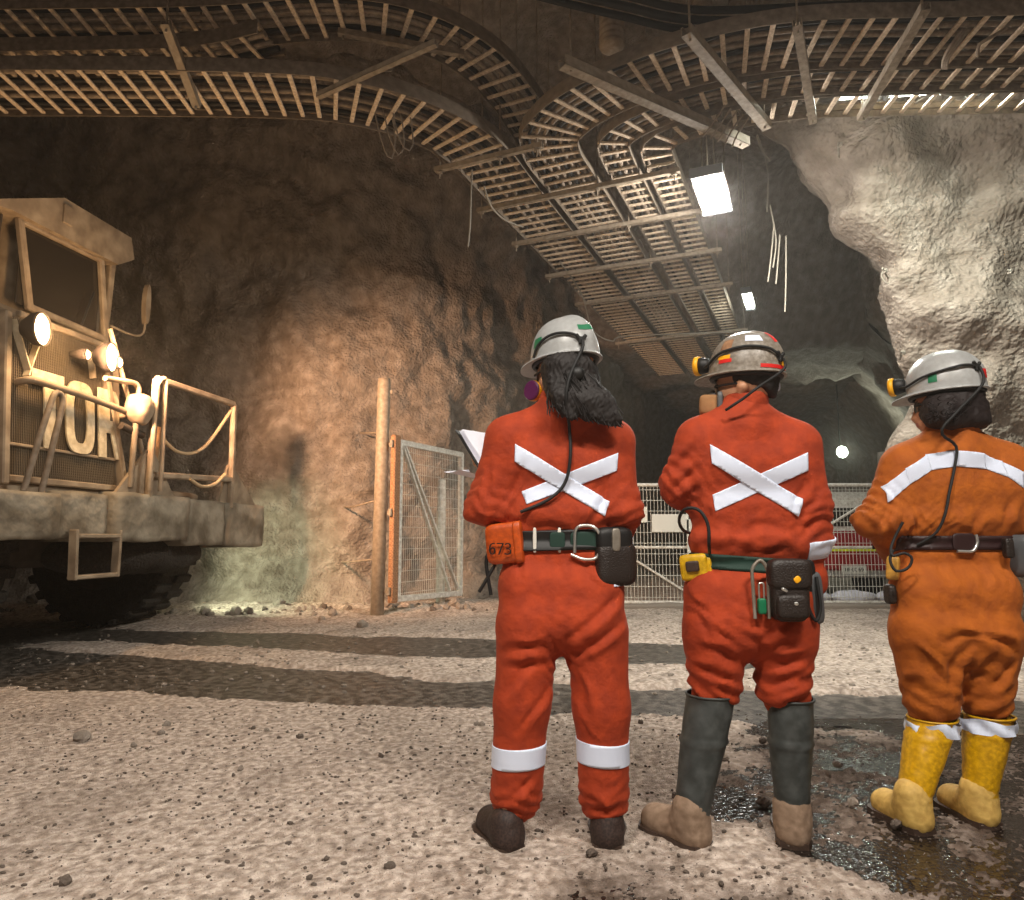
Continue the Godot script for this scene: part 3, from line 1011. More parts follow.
	lathe(st, [Vector2(0, -0.08), Vector2(0.04, -0.08), Vector2(0.08, 0.0), Vector2(0.08, 0.02)], Transform3D(Basis(Vector3.FORWARD, PI / 2), Vector3.ZERO), 16)
	obj("lamp_housing", st, M.machine_dark, w)
	st = sf()
	lathe(st, [Vector2(0.078, 0.01), Vector2(0.0, 0.02)], Transform3D(Basis(Vector3.FORWARD, PI / 2), Vector3.ZERO), 16)
	obj("lamp_lens", st, glow(Color(0.93, 1.0, 0.78), 20.0), w)
	st = sf()
	rod(st, Vector3(-0.03, 0.05, 0), Vector3(-0.03, 0.2, 0), 0.014)
	obj("lamp_bracket", st, M.machine_dark, w)
	var wl := SpotLight3D.new()
	wl.name = "work_light"
	add_child(wl)
	wl.light_color = Color(0.95, 1.0, 0.86)
	wl.light_energy = 4.0
	wl.light_size = 0.07
	wl.spot_angle = 58.0
	wl.spot_angle_attenuation = 0.7
	wl.spot_range = 40.0
	wl.spot_attenuation = 2.0
	wl.shadow_enabled = true
	var wf := t.transform * (w.position + Vector3(0.06, 0, 0.0))
	aim(wl, wf, wf + t.transform.basis * Vector3(1, -0.35, 0.55))
	# cab: posts, windscreen, roof
	var cab := Node3D.new()
	cab.name = "cab"
	t.add_child(cab)
	cab.position = Vector3(0, 0, -0.6)
	st = sf()
	box(st, place(Vector3(1.08, 3.23, -0.03)), Vector3(0.92, 0.7, 0.015), 0.002)
	obj("windscreen", st, M.glass, cab)
	for e in [[0.56, 3.58, 0.74, 2.85, 0.055], [1.5, 3.6, 1.64, 2.82, 0.05], [0.54, 3.56, 1.52, 3.6, 0.055], [0.7, 2.88, 1.64, 2.86, 0.05]]:
		st = sf()
		beam(st, Vector3(e[0], e[1], 0), Vector3(e[2], e[3], 0), 0.06, e[4], 0.012, Vector3.BACK)
		obj("windscreen_frame", st, M.machine, cab)
	st = sf()
	rod(st, Vector3(1.3, 2.9, 0.02), Vector3(1.42, 3.25, 0.02), 0.01)
	obj("wiper", st, M.black, cab)
	for x in [0.3, 1.72]:
		st = sf()
		beam(st, Vector3(x, 2.7, -0.1), Vector3(x, 3.68, -0.06), 0.07, 0.07, 0.01, Vector3.BACK)
		obj("cab_post", st, M.machine, cab)
	st = sf()
	for k in 5:
		rod(st, Vector3(0.12 + k * 0.07, 2.75, -0.05), Vector3(0.2 + k * 0.06, 3.55, -0.05), 0.014, 6)
	obj("side_guard", st, M.machine_dark, cab)
	st = sf()
	prism(st, PackedVector2Array([Vector2(0.1, 3.5), Vector2(0.92, 3.92), Vector2(1.8, 3.94), Vector2(1.86, 3.74), Vector2(1.64, 3.6), Vector2(0.4, 3.56)]), 1.4, place(Vector3(0, 0, -0.62)))
	obj("cab_roof", st, M.machine, cab)
	st = sf()
	box(st, turned(Vector3(0.96, 3.78, 0.09), 0.0), Vector3(0.1, 0.17, 0.02), 0.006)
	obj("roof_plate", st, M.machine, cab)
	st = sf()
	box(st, place(Vector3(1.1, 3.2, -0.8)), Vector3(1.5, 1.0, 1.2), 0.05)
	obj("cab_body", st, M.machine, cab)
	# mirror on its arm
	st = sf()
	tube(st, curve([Vector3(1.66, 3.0, 0.03), Vector3(1.95, 2.99, 0.06), Vector3(2.08, 3.05, 0.07), Vector3(2.1, 3.2, 0.07)], 0.04), 0.012, 8)
	obj("mirror_arm", st, M.machine, cab)
	st = sf()
	var oval := PackedVector2Array()
	for k in 16:
		oval.append(Vector2(2.1 + 0.04 * cos(TAU * k / 16), 3.36 + 0.21 * sin(TAU * k / 16)))
	prism(st, oval, 0.05, Transform3D(Basis(Vector3.UP, 0.0), Vector3(0, 0, 0.07)))
	obj("mirror", st, M.machine, cab)
	# railings on the deck
	rail_frame(t, [Vector3(1.53, 1.55, 0.02), Vector3(1.54, 2.44, 0.02), Vector3(2.92, 2.46, 0.02), Vector3(2.94, 1.62, 0.02)], 0.045, true, M.machine)
	st = sf()
	tube(st, rounded([Vector3(1.42, 1.4, 0.1), Vector3(1.44, 2.38, 0.1), Vector3(1.56, 2.46, 0.1), Vector3(1.58, 1.4, 0.1)], 0.08), 0.022, 8)
	obj("hand_hoop", st, M.machine, t)
	st = sf()
	tube(st, rounded([Vector3(0.9, 2.3, 0.0), Vector3(1.34, 2.35, 0.0), Vector3(1.3, 1.42, 0.0)], 0.1), 0.024, 8)
	obj("hand_hoop", st, M.machine, t)
	st = sf()
	rod(st, Vector3(0.98, 2.75, -0.05), Vector3(1.62, 1.55, -0.05), 0.02)
	obj("stay_bar", st, M.machine, t)
	# gussets at the foot of the railings, stump of a bagged lamp, wooden posts and rope
	for e in [[1.55, 0.42, 0.42, 0.0], [2.95, 0.18, 0.62, 0.0]]:
		st = sf()
		prism(st, PackedVector2Array([Vector2(e[0] - e[1], 1.36), Vector2(e[0] + e[2], 1.36), Vector2(e[0] + 0.05, 1.78), Vector2(e[0] - 0.03, 1.78)]), 0.03, place(Vector3(0, 0, -0.02)))
		obj("gusset", st, M.machine, t)
	st = sf()
	battered(st, Vector3(1.33, 2.12, 0.02), Vector3(0.17, 0.25, 0.17), 3.0)
	obj("bagged_lamp", st, M.machine, t)
	st = sf()
	rod(st, Vector3(1.2, 1.95, -0.05), Vector3(1.45, 1.9, -0.02), 0.035)
	obj("lamp_stalk", st, M.machine_dark, t)
	for e in [[1.95, 2.06, 1.46, -0.25], [2.25, 2.08, 1.4, -0.5]]:
		st = sf()
		rod(st, Vector3(e[0], e[2], e[3]), Vector3(e[0] + 0.05, e[1], e[3]), 0.035)
		obj("post", st, M.wood, t)
	for e in [[Vector3(1.98, 2.02, -0.25), Vector3(2.2, 1.84, -0.15), Vector3(2.5, 1.92, -0.06), Vector3(2.9, 2.38, 0.0)], [Vector3(1.98, 2.0, -0.25), Vector3(2.1, 1.78, -0.3), Vector3(2.28, 1.72, -0.46), Vector3(2.3, 1.95, -0.46)], [Vector3(2.1, 1.56, 0.05), Vector3(2.3, 1.5, 0.06), Vector3(2.55, 1.54, 0.06), Vector3(2.75, 1.66, 0.05)]]:
		st = sf()
		tube(st, curve(e, 0.04), 0.018, 7)
		obj("rope", st, M.rope, t)
	# step ladder hung under the bumper
	var lad := Node3D.new()
	lad.name = "step_ladder"
	t.add_child(lad)
	lad.position = Vector3(0, 0, 0.0)
	for e in [[0.66, 0.74], [1.16, 1.22]]:
		st = sf()
		beam(st, Vector3(e[0], 1.05, 0.02), Vector3(e[1] - 0.06, 0.66, 0.02), 0.03, 0.075, 0.01, Vector3.BACK)
		obj("stile", st, M.machine, lad)
	for e in [[1.0, 0.68, 1.18], [0.68, 0.68, 1.18]]:
		st = sf()
		box(st, place(Vector3((e[1] + e[2]) / 2, e[0], 0.01)), Vector3(e[2] - e[1], 0.035, 0.09), 0.008)
		obj("step", st, M.machine, lad)
	# wheels
	for e in [[0.55, -1.45], [3.1, -1.45]]:
		wheel(t, Vector3(e[0], 0.86, e[1]), 0.86, 0.62)
	# the tail of the belly pan behind the bumper
	st = sf()
	battered(st, Vector3(2.2, 0.82, -0.6), Vector3(2.0, 0.4, 0.9), 2.2)
	obj("belly_pan", st, M.tire, t)

func ring_letter(cx: float, cy: float, rx: float, ry: float, w: float) -> PackedVector2Array:
	# an O cut open along a hair line so that it is one outline
	var p := PackedVector2Array()
	var n := 28
	for k in n + 1:
		var a := PI / 2 + (TAU - 0.01) * k / n
		p.append(Vector2(cx, cy) + squircle(a, rx, ry))
	for k in n + 1:
		var a := PI / 2 + (TAU - 0.01) * (n - k) / n
		p.append(Vector2(cx, cy) + squircle(a, rx - w, ry - w))
	return p

func squircle(a: float, rx: float, ry: float) -> Vector2:
	var c := cos(a)
	var s := sin(a)
	return Vector2(sign(c) * pow(absf(c), 0.6) * rx, sign(s) * pow(absf(s), 0.6) * ry)

# a block with dented faces and rounded edges
func battered(st: SurfaceTool, at_: Vector3, size: Vector3, softness := 8.0, dents := 1.0) -> void:
	smooth_(st)
	var n := 14
	var h := size * 0.5
	for face in 6:
		var ax := face / 2
		var s := 1.0 if face % 2 == 0 else -1.0
		var g := []
		for j in n + 1:
			var row := []
			for i in n + 1:
				var v := Vector3.ZERO
				v[ax] = s
				v[(ax + 1) % 3] = tan((float(i) / n * 2 - 1) * PI / 4)
				v[(ax + 2) % 3] = tan((float(j) / n * 2 - 1) * PI / 4) * s
				var l := pow(pow(absf(v.x), softness) + pow(absf(v.y), softness) + pow(absf(v.z), softness), 1.0 / softness)
				v /= l
				var p := at_ + v * h
				var d := n_mid.get_noise_3dv(p * 1.6) * 0.035 + n_mid.get_noise_3dv(p * 0.6 + Vector3(9, 0, 0)) * 0.03
				row.append(p + v.normalized() * d * dents)
			g.append(row)
		for j in n:
			for i in n:
				quad(st, g[j][i], g[j][i + 1], g[j + 1][i + 1], g[j + 1][i])

func rounded(pts: Array, r: float) -> PackedVector3Array:
	var out := PackedVector3Array()
	out.append(pts[0])
	for i in range(1, pts.size() - 1):
		var p: Vector3 = pts[i]
		var ra: float = min(r, min(p.distance_to(pts[i - 1]), p.distance_to(pts[i + 1])) * 0.45)
		var a: Vector3 = p + (pts[i - 1] - p).normalized() * ra
		var b: Vector3 = p + (pts[i + 1] - p).normalized() * ra
		for k in 6:
			var f := k / 5.0
			out.append(a.lerp(p, f).lerp(p.lerp(b, f), f))
	out.append(pts[pts.size() - 1])
	return out

func rail_frame(t: Node3D, c: Array, r: float, closed: bool, m: Material) -> void:
	var fr := Node3D.new()
	fr.name = "guard_rail"
	t.add_child(fr, true)
	for i in 4 if closed else 3:
		var st := sf()
		beam(st, c[i], c[(i + 1) % 4], r * 1.3, r * 1.3, 0.012, Vector3.BACK)
		obj("rail_tube", st, m, fr)
	for e in [0, 3]:
		var st := sf()
		var d: Vector3 = c[e]
		beam(st, d + Vector3(0, 0.05, 0), Vector3(d.x, 1.3, d.z), r * 1.3, r * 1.3, 0.012, Vector3.BACK)
		obj("rail_post", st, m, fr)

func wheel(t: Node3D, c: Vector3, r: float, w: float) -> void:
	var wh := Node3D.new()
	wh.name = "wheel"
	t.add_child(wh, true)
	wh.position = c
	var f := Transform3D(Basis(Vector3.FORWARD, PI / 2), Vector3.ZERO)
	var st := sf()
	lathe(st, [Vector2(r * 0.52, -w * 0.42), Vector2(r * 0.7, -w * 0.5), Vector2(r * 0.88, -w * 0.48), Vector2(r * 0.95, -w * 0.4), Vector2(r * 0.96, 0), Vector2(r * 0.95, w * 0.4), Vector2(r * 0.88, w * 0.48), Vector2(r * 0.7, w * 0.5), Vector2(r * 0.52, w * 0.42)], f, 40)
	for k in 26:
		var a := TAU * k / 26
		for s in [-1.0, 1.0]:
			var b := Basis(Vector3.RIGHT, a + s * 0.06)
			box(st, Transform3D(b, b * Vector3(s * w * 0.24, r * 0.965, 0)), Vector3(w * 0.46, r * 0.07, 0.09), 0.01)
	obj("tire", st, M.tire, wh)
	st = sf()
	lathe(st, [Vector2(0, -w * 0.3), Vector2(r * 0.3, -w * 0.3), Vector2(r * 0.5, -w * 0.36), Vector2(r * 0.53, -w * 0.42), Vector2(r * 0.53, w * 0.42), Vector2(r * 0.5, w * 0.36), Vector2(r * 0.3, w * 0.25), Vector2(0, w * 0.25)], f, 28)
	obj("rim", st, M.machine_dark, wh)

# ---------------------------------------------------------------- gate, fence, what stands in the tunnel
func make_gate() -> void:
	var base := Vector3(-1.62, 0, -8.58)
	var t := thing("gate_post", "tall round steel post with hinge lugs left of the open gate", "post", base)
	var st := sf()
	lathe(st, [Vector2(0.0, -0.1), Vector2(0.082, -0.1), Vector2(0.08, 2.9), Vector2(0.074, 2.95), Vector2(0, 2.96)], turned(Vector3.ZERO, 0, 0, -0.008), 24)
	obj("post", st, M.strut, t)
	for y in [0.34, 1.28, 2.12, 2.78]:
		st = sf()
		box(st, place(Vector3(0.1, y, 0)), Vector3(0.07, 0.05, 0.03), 0.006)
		obj("hinge_lug", st, M.strut, t)
	# pins of bar that tie the post to the wall
	for e in [[368, 433, 2.27], [352, 507, 1.43], [350, 562, 0.72]]:
		wire("tie_bar", "thin bar tying the gate post to the rock %s" % ["at the top", "in the middle", "near the ground"][int(round((2.3 - e[2]) / 0.8))], [base + Vector3(-0.05, e[2], 0), at(e[0], e[1], 9.0), at(e[0] - 8, e[1], 9.9)], 0.012, M.strut, "", "bar")
	# the leaf, swung open into the picture
	var a := Vector3(-1.45, 0, -8.56)
	var b := Vector3(-0.72, 0, -10.05)
	var u := (b - a).normalized()
	var l := a.distance_to(b)
	t = thing("mesh_gate", "open gate leaf of welded mesh in a steel frame, rusty hinge stile", "gate", a)
	t.transform = Transform3D(Basis(u, Vector3.UP, u.cross(Vector3.UP)), a)
	st = sf()
	box(st, place(Vector3(0.03, 1.22, 0)), Vector3(0.13, 2.04, 0.07), 0.012)
	obj("hinge_stile", st, M.rust, t)
	for e in [[Vector3(0.1, 2.16, 0), Vector3(l, 2.16, 0)], [Vector3(0.1, 0.24, 0), Vector3(l, 0.2, 0)], [Vector3(l - 0.03, 0.17, 0), Vector3(l - 0.03, 2.18, 0)], [Vector3(0.12, 0.24, 0), Vector3(0.12, 2.16, 0)]]:
		st = sf()
		beam(st, e[0], e[1], 0.05, 0.075, 0.008, Vector3.BACK if absf(e[0].x - e[1].x) < 0.01 else Vector3.UP)
		obj("frame_bar", st, M.galv, t)
	for e in [[0.16, 2.1, l - 0.34, 0.26], [0.2, 2.12, l - 0.12, 0.26]]:
		st = sf()
		beam(st, Vector3(e[0], e[1], 0.02), Vector3(e[2], e[3], 0.02), 0.03, 0.045, 0.005, Vector3.BACK)
		obj("diagonal_brace", st, M.galv, t)
	st = sf()
	for k in 34:
		var x := 0.15 + k * (l - 0.2) / 33
		rod(st, Vector3(x, 0.22, 0), Vector3(x, 2.15, 0), 0.0028, 4)
	for k in 14:
		var y := 0.3 + k * 0.135
		rod(st, Vector3(0.1, y, 0.004), Vector3(l - 0.03, y, 0.004), 0.0028, 4)
	obj("wire_mesh", st, M.wire, t).set_meta("kind", "stuff")
	for y in [0.34, 1.28, 2.12]:
		st = sf()
		rod(st, Vector3(-0.06, y - 0.04, 0), Vector3(-0.06, y + 0.05, 0), 0.022, 10)
		obj("hinge", st, M.strut, t)
	# stop post behind the leaf
	var s := Vector3(-0.98, 0, -9.75)
	t = thing("stop_post", "short pale post behind the open gate leaf", "post", s)
	st = sf()
	lathe(st, [Vector2(0, -0.1), Vector2(0.06, -0.1), Vector2(0.06, 1.75), Vector2(0.05, 1.78), Vector2(0, 1.79)], Transform3D.IDENTITY, 16)
	obj("post", st, M.galv, t)

func fence_leaf(x0: float, x1: float, d: float, rising: bool, label: String) -> void:
	var t := thing("mesh_fence", label, "fence", Vector3((x0 + x1) / 2, 0, -d), 0.0, "mesh fence leaves across the tunnel")
	var w := x1 - x0
	var st: SurfaceTool
	for e in [[-w / 2, 0.08, w / 2, 0.08], [-w / 2, 1.72, w / 2, 1.72], [-w / 2, 0.84, w / 2, 0.84], [-w / 2, 0.03, -w / 2, 1.74], [w / 2, 0.03, w / 2, 1.74]]:
		st = sf()
		rod(st, Vector3(e[0], e[1], 0), Vector3(e[2], e[3], 0), 0.026 if e[1] != 0.84 else 0.022, 10)
		obj("frame_tube", st, M.galv, t)
	st = sf()
	beam(st, Vector3(-w / 2, 0.1 if rising else 0.84, 0.03), Vector3(w / 2, 0.84 + 0.86 if rising else 0.1, 0.03), 0.03, 0.045, 0.006, Vector3.BACK)
	if not rising:
		st = sf()
		beam(st, Vector3(-w / 2, 1.6, 0.03), Vector3(w / 2, 0.1, 0.03), 0.03, 0.045, 0.006, Vector3.BACK)
	obj("diagonal_brace", st, M.galv, t)
	st = sf()
	var n := int(w / 0.05)
	for k in range(1, n):
		var x := -w / 2 + w * k / n
		rod(st, Vector3(x, 0.08, 0), Vector3(x, 1.72, 0), 0.0042, 4)
	for k in 11:
		rod(st, Vector3(-w / 2, 0.15 + k * 0.15, 0.006), Vector3(w / 2, 0.15 + k * 0.15, 0.006), 0.0042, 4)
	obj("wire_mesh", st, M.wire, t).set_meta("kind", "stuff")

func make_fence() -> void:
	var d := 9.95
	fence_leaf(0.25, 2.62, d, false, "mesh fence leaf across the tunnel, seen between the left and middle workers")
	fence_leaf(2.68, 5.4, d, true, "mesh fence leaf in front of the red pickup")
	for e in [[1.97, 1.18, 0.52, 0.25, "blank white sign wired to the fence between the workers"], [1.81, 1.3, 0.1, 0.22, "small white card wired to the fence left of the sign"], [2.46, 0.92, 0.16, 0.62, "pale upright board on the fence beside the middle worker"]]:
		var st := sf()
		box(st, place(Vector3(e[0] + e[2] / 2, e[1], -d + 0.035)), Vector3(e[2], e[3], 0.008), 0.002)
		tag(obj("sign_board", st, M.white_plastic), e[4], "sign")
	# the pickup
	var t := thing("pickup_truck", "red pickup with a yellow stripe parked behind the mesh fence", "vehicle", Vector3(5.2, 0, -11.0))
	var st := sf()
	prism(st, PackedVector2Array([Vector2(0, 0.45), Vector2(0, 1.08), Vector2(-1.4, 1.1), Vector2(-3.0, 1.1), Vector2(-4.4, 1.0), Vector2(-4.5, 0.45)]), 1.72, Transform3D(Basis(Vector3.BACK, Vector3.UP, Vector3.LEFT), Vector3.ZERO))
	obj("body", st, M.truck_red, t)
	st = sf()
	box(st, place(Vector3(0, 0.76, 0.02)), Vector3(1.5, 0.56, 0.05), 0.03)
	obj("tailgate", st, M.truck_red, t)
	st = sf()
	box(st, place(Vector3(0, 0.8, 0.05)), Vector3(1.5, 0.07, 0.008), 0.002)
	obj("yellow_stripe", st, M.stripe, t)
	st = sf()
	prism(st, PackedVector2Array([Vector2(-0.2, 1.08), Vector2(-0.35, 1.62), Vector2(-0.5, 1.72), Vector2(-2.4, 1.74), Vector2(-3.1, 1.1)]), 1.56, Transform3D(Basis(Vector3.BACK, Vector3.UP, Vector3.LEFT), Vector3.ZERO))
	obj("cabin", st, M.galv, t)
	st = sf()
	box(st, turned(Vector3(0, 1.3, -0.24), 0, -0.27), Vector3(1.3, 0.3, 0.03), 0.02)
	obj("rear_window", st, M.glass, t)
	st = sf()
	tube(st, rounded([Vector3(-0.95, 0.62, -0.1), Vector3(-0.86, 0.6, 0.1), Vector3(-0.6, 0.42, 0.14), Vector3(0.6, 0.42, 0.14), Vector3(0.86, 0.6, 0.1), Vector3(0.95, 0.62, -0.1)], 0.12), 0.055, 10)
	obj("rear_bumper", st, M.chrome, t)
	st = sf()
	box(st, place(Vector3(0, 0.49, 0.215)), Vector3(0.38, 0.13, 0.012), 0.003)
	var plate := obj("number_plate", st, M.white_plastic, t)
	var tm := TextMesh.new()
	tm.text = "HP·LC·69"
	tm.font_size = 32
	tm.pixel_size = 0.0022
	tm.depth = 0.004
	var fnt := SystemFont.new()
	fnt.font_names = PackedStringArray(["Droid Sans"])
	tm.font = fnt
	var tx := put("plate_text", tm, M.black, plate)
	tx.position = Vector3(0, 0.49, 0.223)
	for s in [-1.0, 1.0]:
		st = sf()
		box(st, place(Vector3(s * 0.8, 0.82, 0.03)), Vector3(0.12, 0.36, 0.05), 0.02)
		obj("tail_lamp", st, M.red, t)
		for z in [-0.95, -3.7]:
			st = sf()
			lathe(st, [Vector2(0, -0.11), Vector2(0.2, -0.11), Vector2(0.33, -0.12), Vector2(0.37, -0.07), Vector2(0.37, 0.07), Vector2(0.33, 0.12), Vector2(0.2, 0.11), Vector2(0, 0.11)], Transform3D(Basis(Vector3.FORWARD, PI / 2), Vector3(s * 0.78, 0.37, z)), 24)
			obj("wheel", st, M.rubber, t)
	# white sacks on the ground behind the fence
	for e in [[4.3, -10.4, 0.02], [4.98, -10.42, 0.01], [5.62, -10.4, 0.03]]:
		st = sf()
		battered(st, Vector3(0, 0.09, 0), Vector3(0.62, 0.17, 0.4), 2.6)
		var o := obj("white_sack", st, M.paper)
		o.position = Vector3(e[0], 0.03, e[1])
		o.rotation.y = e[2] * 5.0
		tag(o, "white sack lying on the ground between fence and pickup", "sack", "white sacks behind the fence")
	# concrete kerb across the tunnel in front of the fence
	st = sf()
	battered(st, Vector3(0, 0, 0), Vector3(5.4, 0.1, 0.25), 10.0)
	var k := obj("kerb", st, M.stone)
	k.position = Vector3(2.8, 0.03, -9.7)
	tag(k, "low dusty concrete kerb along the foot of the fence", "kerb")
	# far lamp
	var p := at(842, 452, 19.0)
	t = thing("floodlight", "small bright floodlight far down the tunnel", "lamp", p)
	st = sf()
	lathe(st, [Vector2(0, -0.16), Vector2(0.14, -0.1), Vector2(0.18, 0.0), Vector2(0.16, 0.02)], Transform3D(Basis(Vector3.RIGHT, PI / 2), Vector3.ZERO), 16)
	obj("housing", st, M.grey_plastic, t)
	st = sf()
	lathe(st, [Vector2(0.16, 0.0), Vector2(0.1, 0.04), Vector2(0, 0.06)], Transform3D(Basis(Vector3.RIGHT, PI / 2), Vector3.ZERO), 16)
	obj("lens", st, glow(Color(0.93, 1.0, 0.9), 30.0), t)
	st = sf()
	rod(st, Vector3(0, -0.1, -0.1), Vector3(0, 3.0, -0.1), 0.02)
	obj("hanger", st, M.dark_cable, t)
	var om := SpotLight3D.new()
	om.name = "floodlight_light"
	add_child(om)
	om.light_color = Color(0.95, 1.0, 0.93)
	om.light_energy = 5.0
	om.light_size = 0.14
	om.spot_angle = 80.0
	om.spot_angle_attenuation = 0.5
	om.spot_range = 60.0
	om.spot_attenuation = 2.0
	om.shadow_enabled = true
	aim(om, p + Vector3(0, 0, 0.15), p + Vector3(-0.25, -0.12, 1.2))
	# pale bollard and cable at the right of the far tunnel
	var q := at(884, 455, 12.3)
	st = sf()
	lathe(st, [Vector2(0, -q.y), Vector2(0.11, -q.y), Vector2(0.11, 0), Vector2(0.1, 0.05), Vector2(0, 0.06)], Transform3D.IDENTITY, 16)
	var bo := obj("bollard", st, M.galv)
	bo.position = q
	tag(bo, "pale post beside the tunnel's right wall, behind the fence", "post")

# ---------------------------------------------------------------- soft bodies
# a grid that gathers tapered capsules; neighbours melt together
class Net:
	var o: Vector3
	var h: float
	var nx: int
	var ny: int
	var nz: int
	var k: float
	var f := PackedFloat32Array()

	func _init(lo: Vector3, hi: Vector3, cell: float, sharp: float) -> void:
		o = lo
		h = cell
		k = sharp
		nx = int(ceil((hi.x - lo.x) / cell)) + 1
		ny = int(ceil((hi.y - lo.y) / cell)) + 1
		nz = int(ceil((hi.z - lo.z) / cell)) + 1
		f.resize(nx * ny * nz)

	func bone(a: Vector3, b: Vector3, ra: float, rb: float, q := 1.0) -> void:
		var m: float = max(ra, rb) + 2.6 / k
		var lo := (a.min(b) - Vector3(m, m, m) - o) / h
		var hi := (a.max(b) + Vector3(m, m, m) - o) / h
		var ba := b - a
		ba.z /= q
		var bb: float = max(ba.length_squared(), 1e-9)
		var dr := rb - ra
		for z in range(max(0, int(lo.z)), min(nz - 1, int(hi.z) + 1) + 1):
			var pz := (o.z + z * h - a.z) / q
			for y in range(max(0, int(lo.y)), min(ny - 1, int(hi.y) + 1) + 1):
				var row := (z * ny + y) * nx
				var py := o.y + y * h - a.y
				for x in range(max(0, int(lo.x)), min(nx - 1, int(hi.x) + 1) + 1):
					var pa := Vector3(o.x + x * h - a.x, py, pz)
					var t := clampf(pa.dot(ba) / bb, 0.0, 1.0)
					f[row + x] += exp(-k * ((pa - ba * t).length() - ra - dr * t))

	func mesh() -> Dictionary:
		var d := PackedFloat32Array()
		d.resize(f.size())
		for i in f.size():
			d[i] = 0.3 if f[i] < 1e-5 else -log(f[i]) / k
		var id := PackedInt32Array()
		id.resize(f.size())
		id.fill(-1)
		var v := PackedVector3Array()
		var sx := 1
		var sy := nx
		var sz := nx * ny
		var off := [0, sx, sy, sx + sy, sz, sz + sx, sz + sy, sz + sx + sy]
		var cs := [Vector3(0, 0, 0), Vector3(1, 0, 0), Vector3(0, 1, 0), Vector3(1, 1, 0), Vector3(0, 0, 1), Vector3(1, 0, 1), Vector3(0, 1, 1), Vector3(1, 1, 1)]
		var ed := [[0, 1], [2, 3], [4, 5], [6, 7], [0, 2], [1, 3], [4, 6], [5, 7], [0, 4], [1, 5], [2, 6], [3, 7]]
		for z in nz - 1:
			for y in ny - 1:
				var row := z * sz + y * sy
				for x in nx - 1:
					var i := row + x
					var c := 0
					if d[i] < 0: c += 1
					if d[i + 1] < 0: c += 1
					if d[i + sy] < 0: c += 1
					if d[i + sy + 1] < 0: c += 1
					if d[i + sz] < 0: c += 1
					if d[i + sz + 1] < 0: c += 1
					if d[i + sz + sy] < 0: c += 1
					if d[i + sz + sy + 1] < 0: c += 1
					if c == 0 or c == 8:
						continue
					var s := Vector3.ZERO
					var n := 0
					for e in ed:
						var a: float = d[i + off[e[0]]]
						var b: float = d[i + off[e[1]]]
						if (a < 0) != (b < 0):
							s += cs[e[0]].lerp(cs[e[1]], a / (a - b))
							n += 1
					id[i] = v.size()
					v.append(o + (Vector3(x, y, z) + s / n) * h)
		var idx := PackedInt32Array()
		for z in range(1, nz - 1):
			for y in range(1, ny - 1):
				var row := z * sz + y * sy
				for x in range(1, nx - 1):
					var i := row + x
					var a := d[i] < 0
					if a != (d[i + sx] < 0):
						Net.face(idx, id[i - sy - sz], id[i - sz], id[i], id[i - sy], a)
					if a != (d[i + sy] < 0):
						Net.face(idx, id[i - sx - sz], id[i - sx], id[i], id[i - sz], a)
					if a != (d[i + sz] < 0):
						Net.face(idx, id[i - sx - sy], id[i - sy], id[i], id[i - sx], a)
		return {"v": v, "i": idx}

	static func face(idx: PackedInt32Array, a: int, b: int, c: int, d: int, inside: bool) -> void:
		# clockwise from outside
		if inside:
			idx.append_array([a, c, b, a, d, c])
		else:
			idx.append_array([a, b, c, a, c, d])

func normals(b: Dictionary) -> void:
	var v: PackedVector3Array = b.v
	var n := PackedVector3Array()
	n.resize(v.size())
	var idx: PackedInt32Array = b.i
	for i in range(0, idx.size(), 3):
		var q := (v[idx[i + 2]] - v[idx[i]]).cross(v[idx[i + 1]] - v[idx[i]])
		n[idx[i]] += q
		n[idx[i + 1]] += q
		n[idx[i + 2]] += q
	for i in n.size():
		n[i] = n[i].normalized()
	b.n = n

func displace(b: Dictionary, how: Callable) -> void:
	normals(b)
	var v: PackedVector3Array = b.v
	for i in v.size():
		v[i] += b.n[i] * how.call(v[i], b.n[i])
	b.v = v
	normals(b)

func soft_mesh(b: Dictionary, cols := PackedColorArray()) -> ArrayMesh:
	if not b.has("n"):
		normals(b)
	return arrays(b.v, b.n, b.i, cols)

func join(a: Dictionary, b: Dictionary) -> void:
	var base: int = a.v.size()
	var av: PackedVector3Array = a.v
	av.append_array(b.v)
	a.v = av
	var ai: PackedInt32Array = a.i
	for q in b.i:
		ai.append(q + base)
	a.i = ai
	if a.has("c"):
		var ac: PackedColorArray = a.c
		ac.append_array(b.c)
		a.c = ac
	a.erase("n")

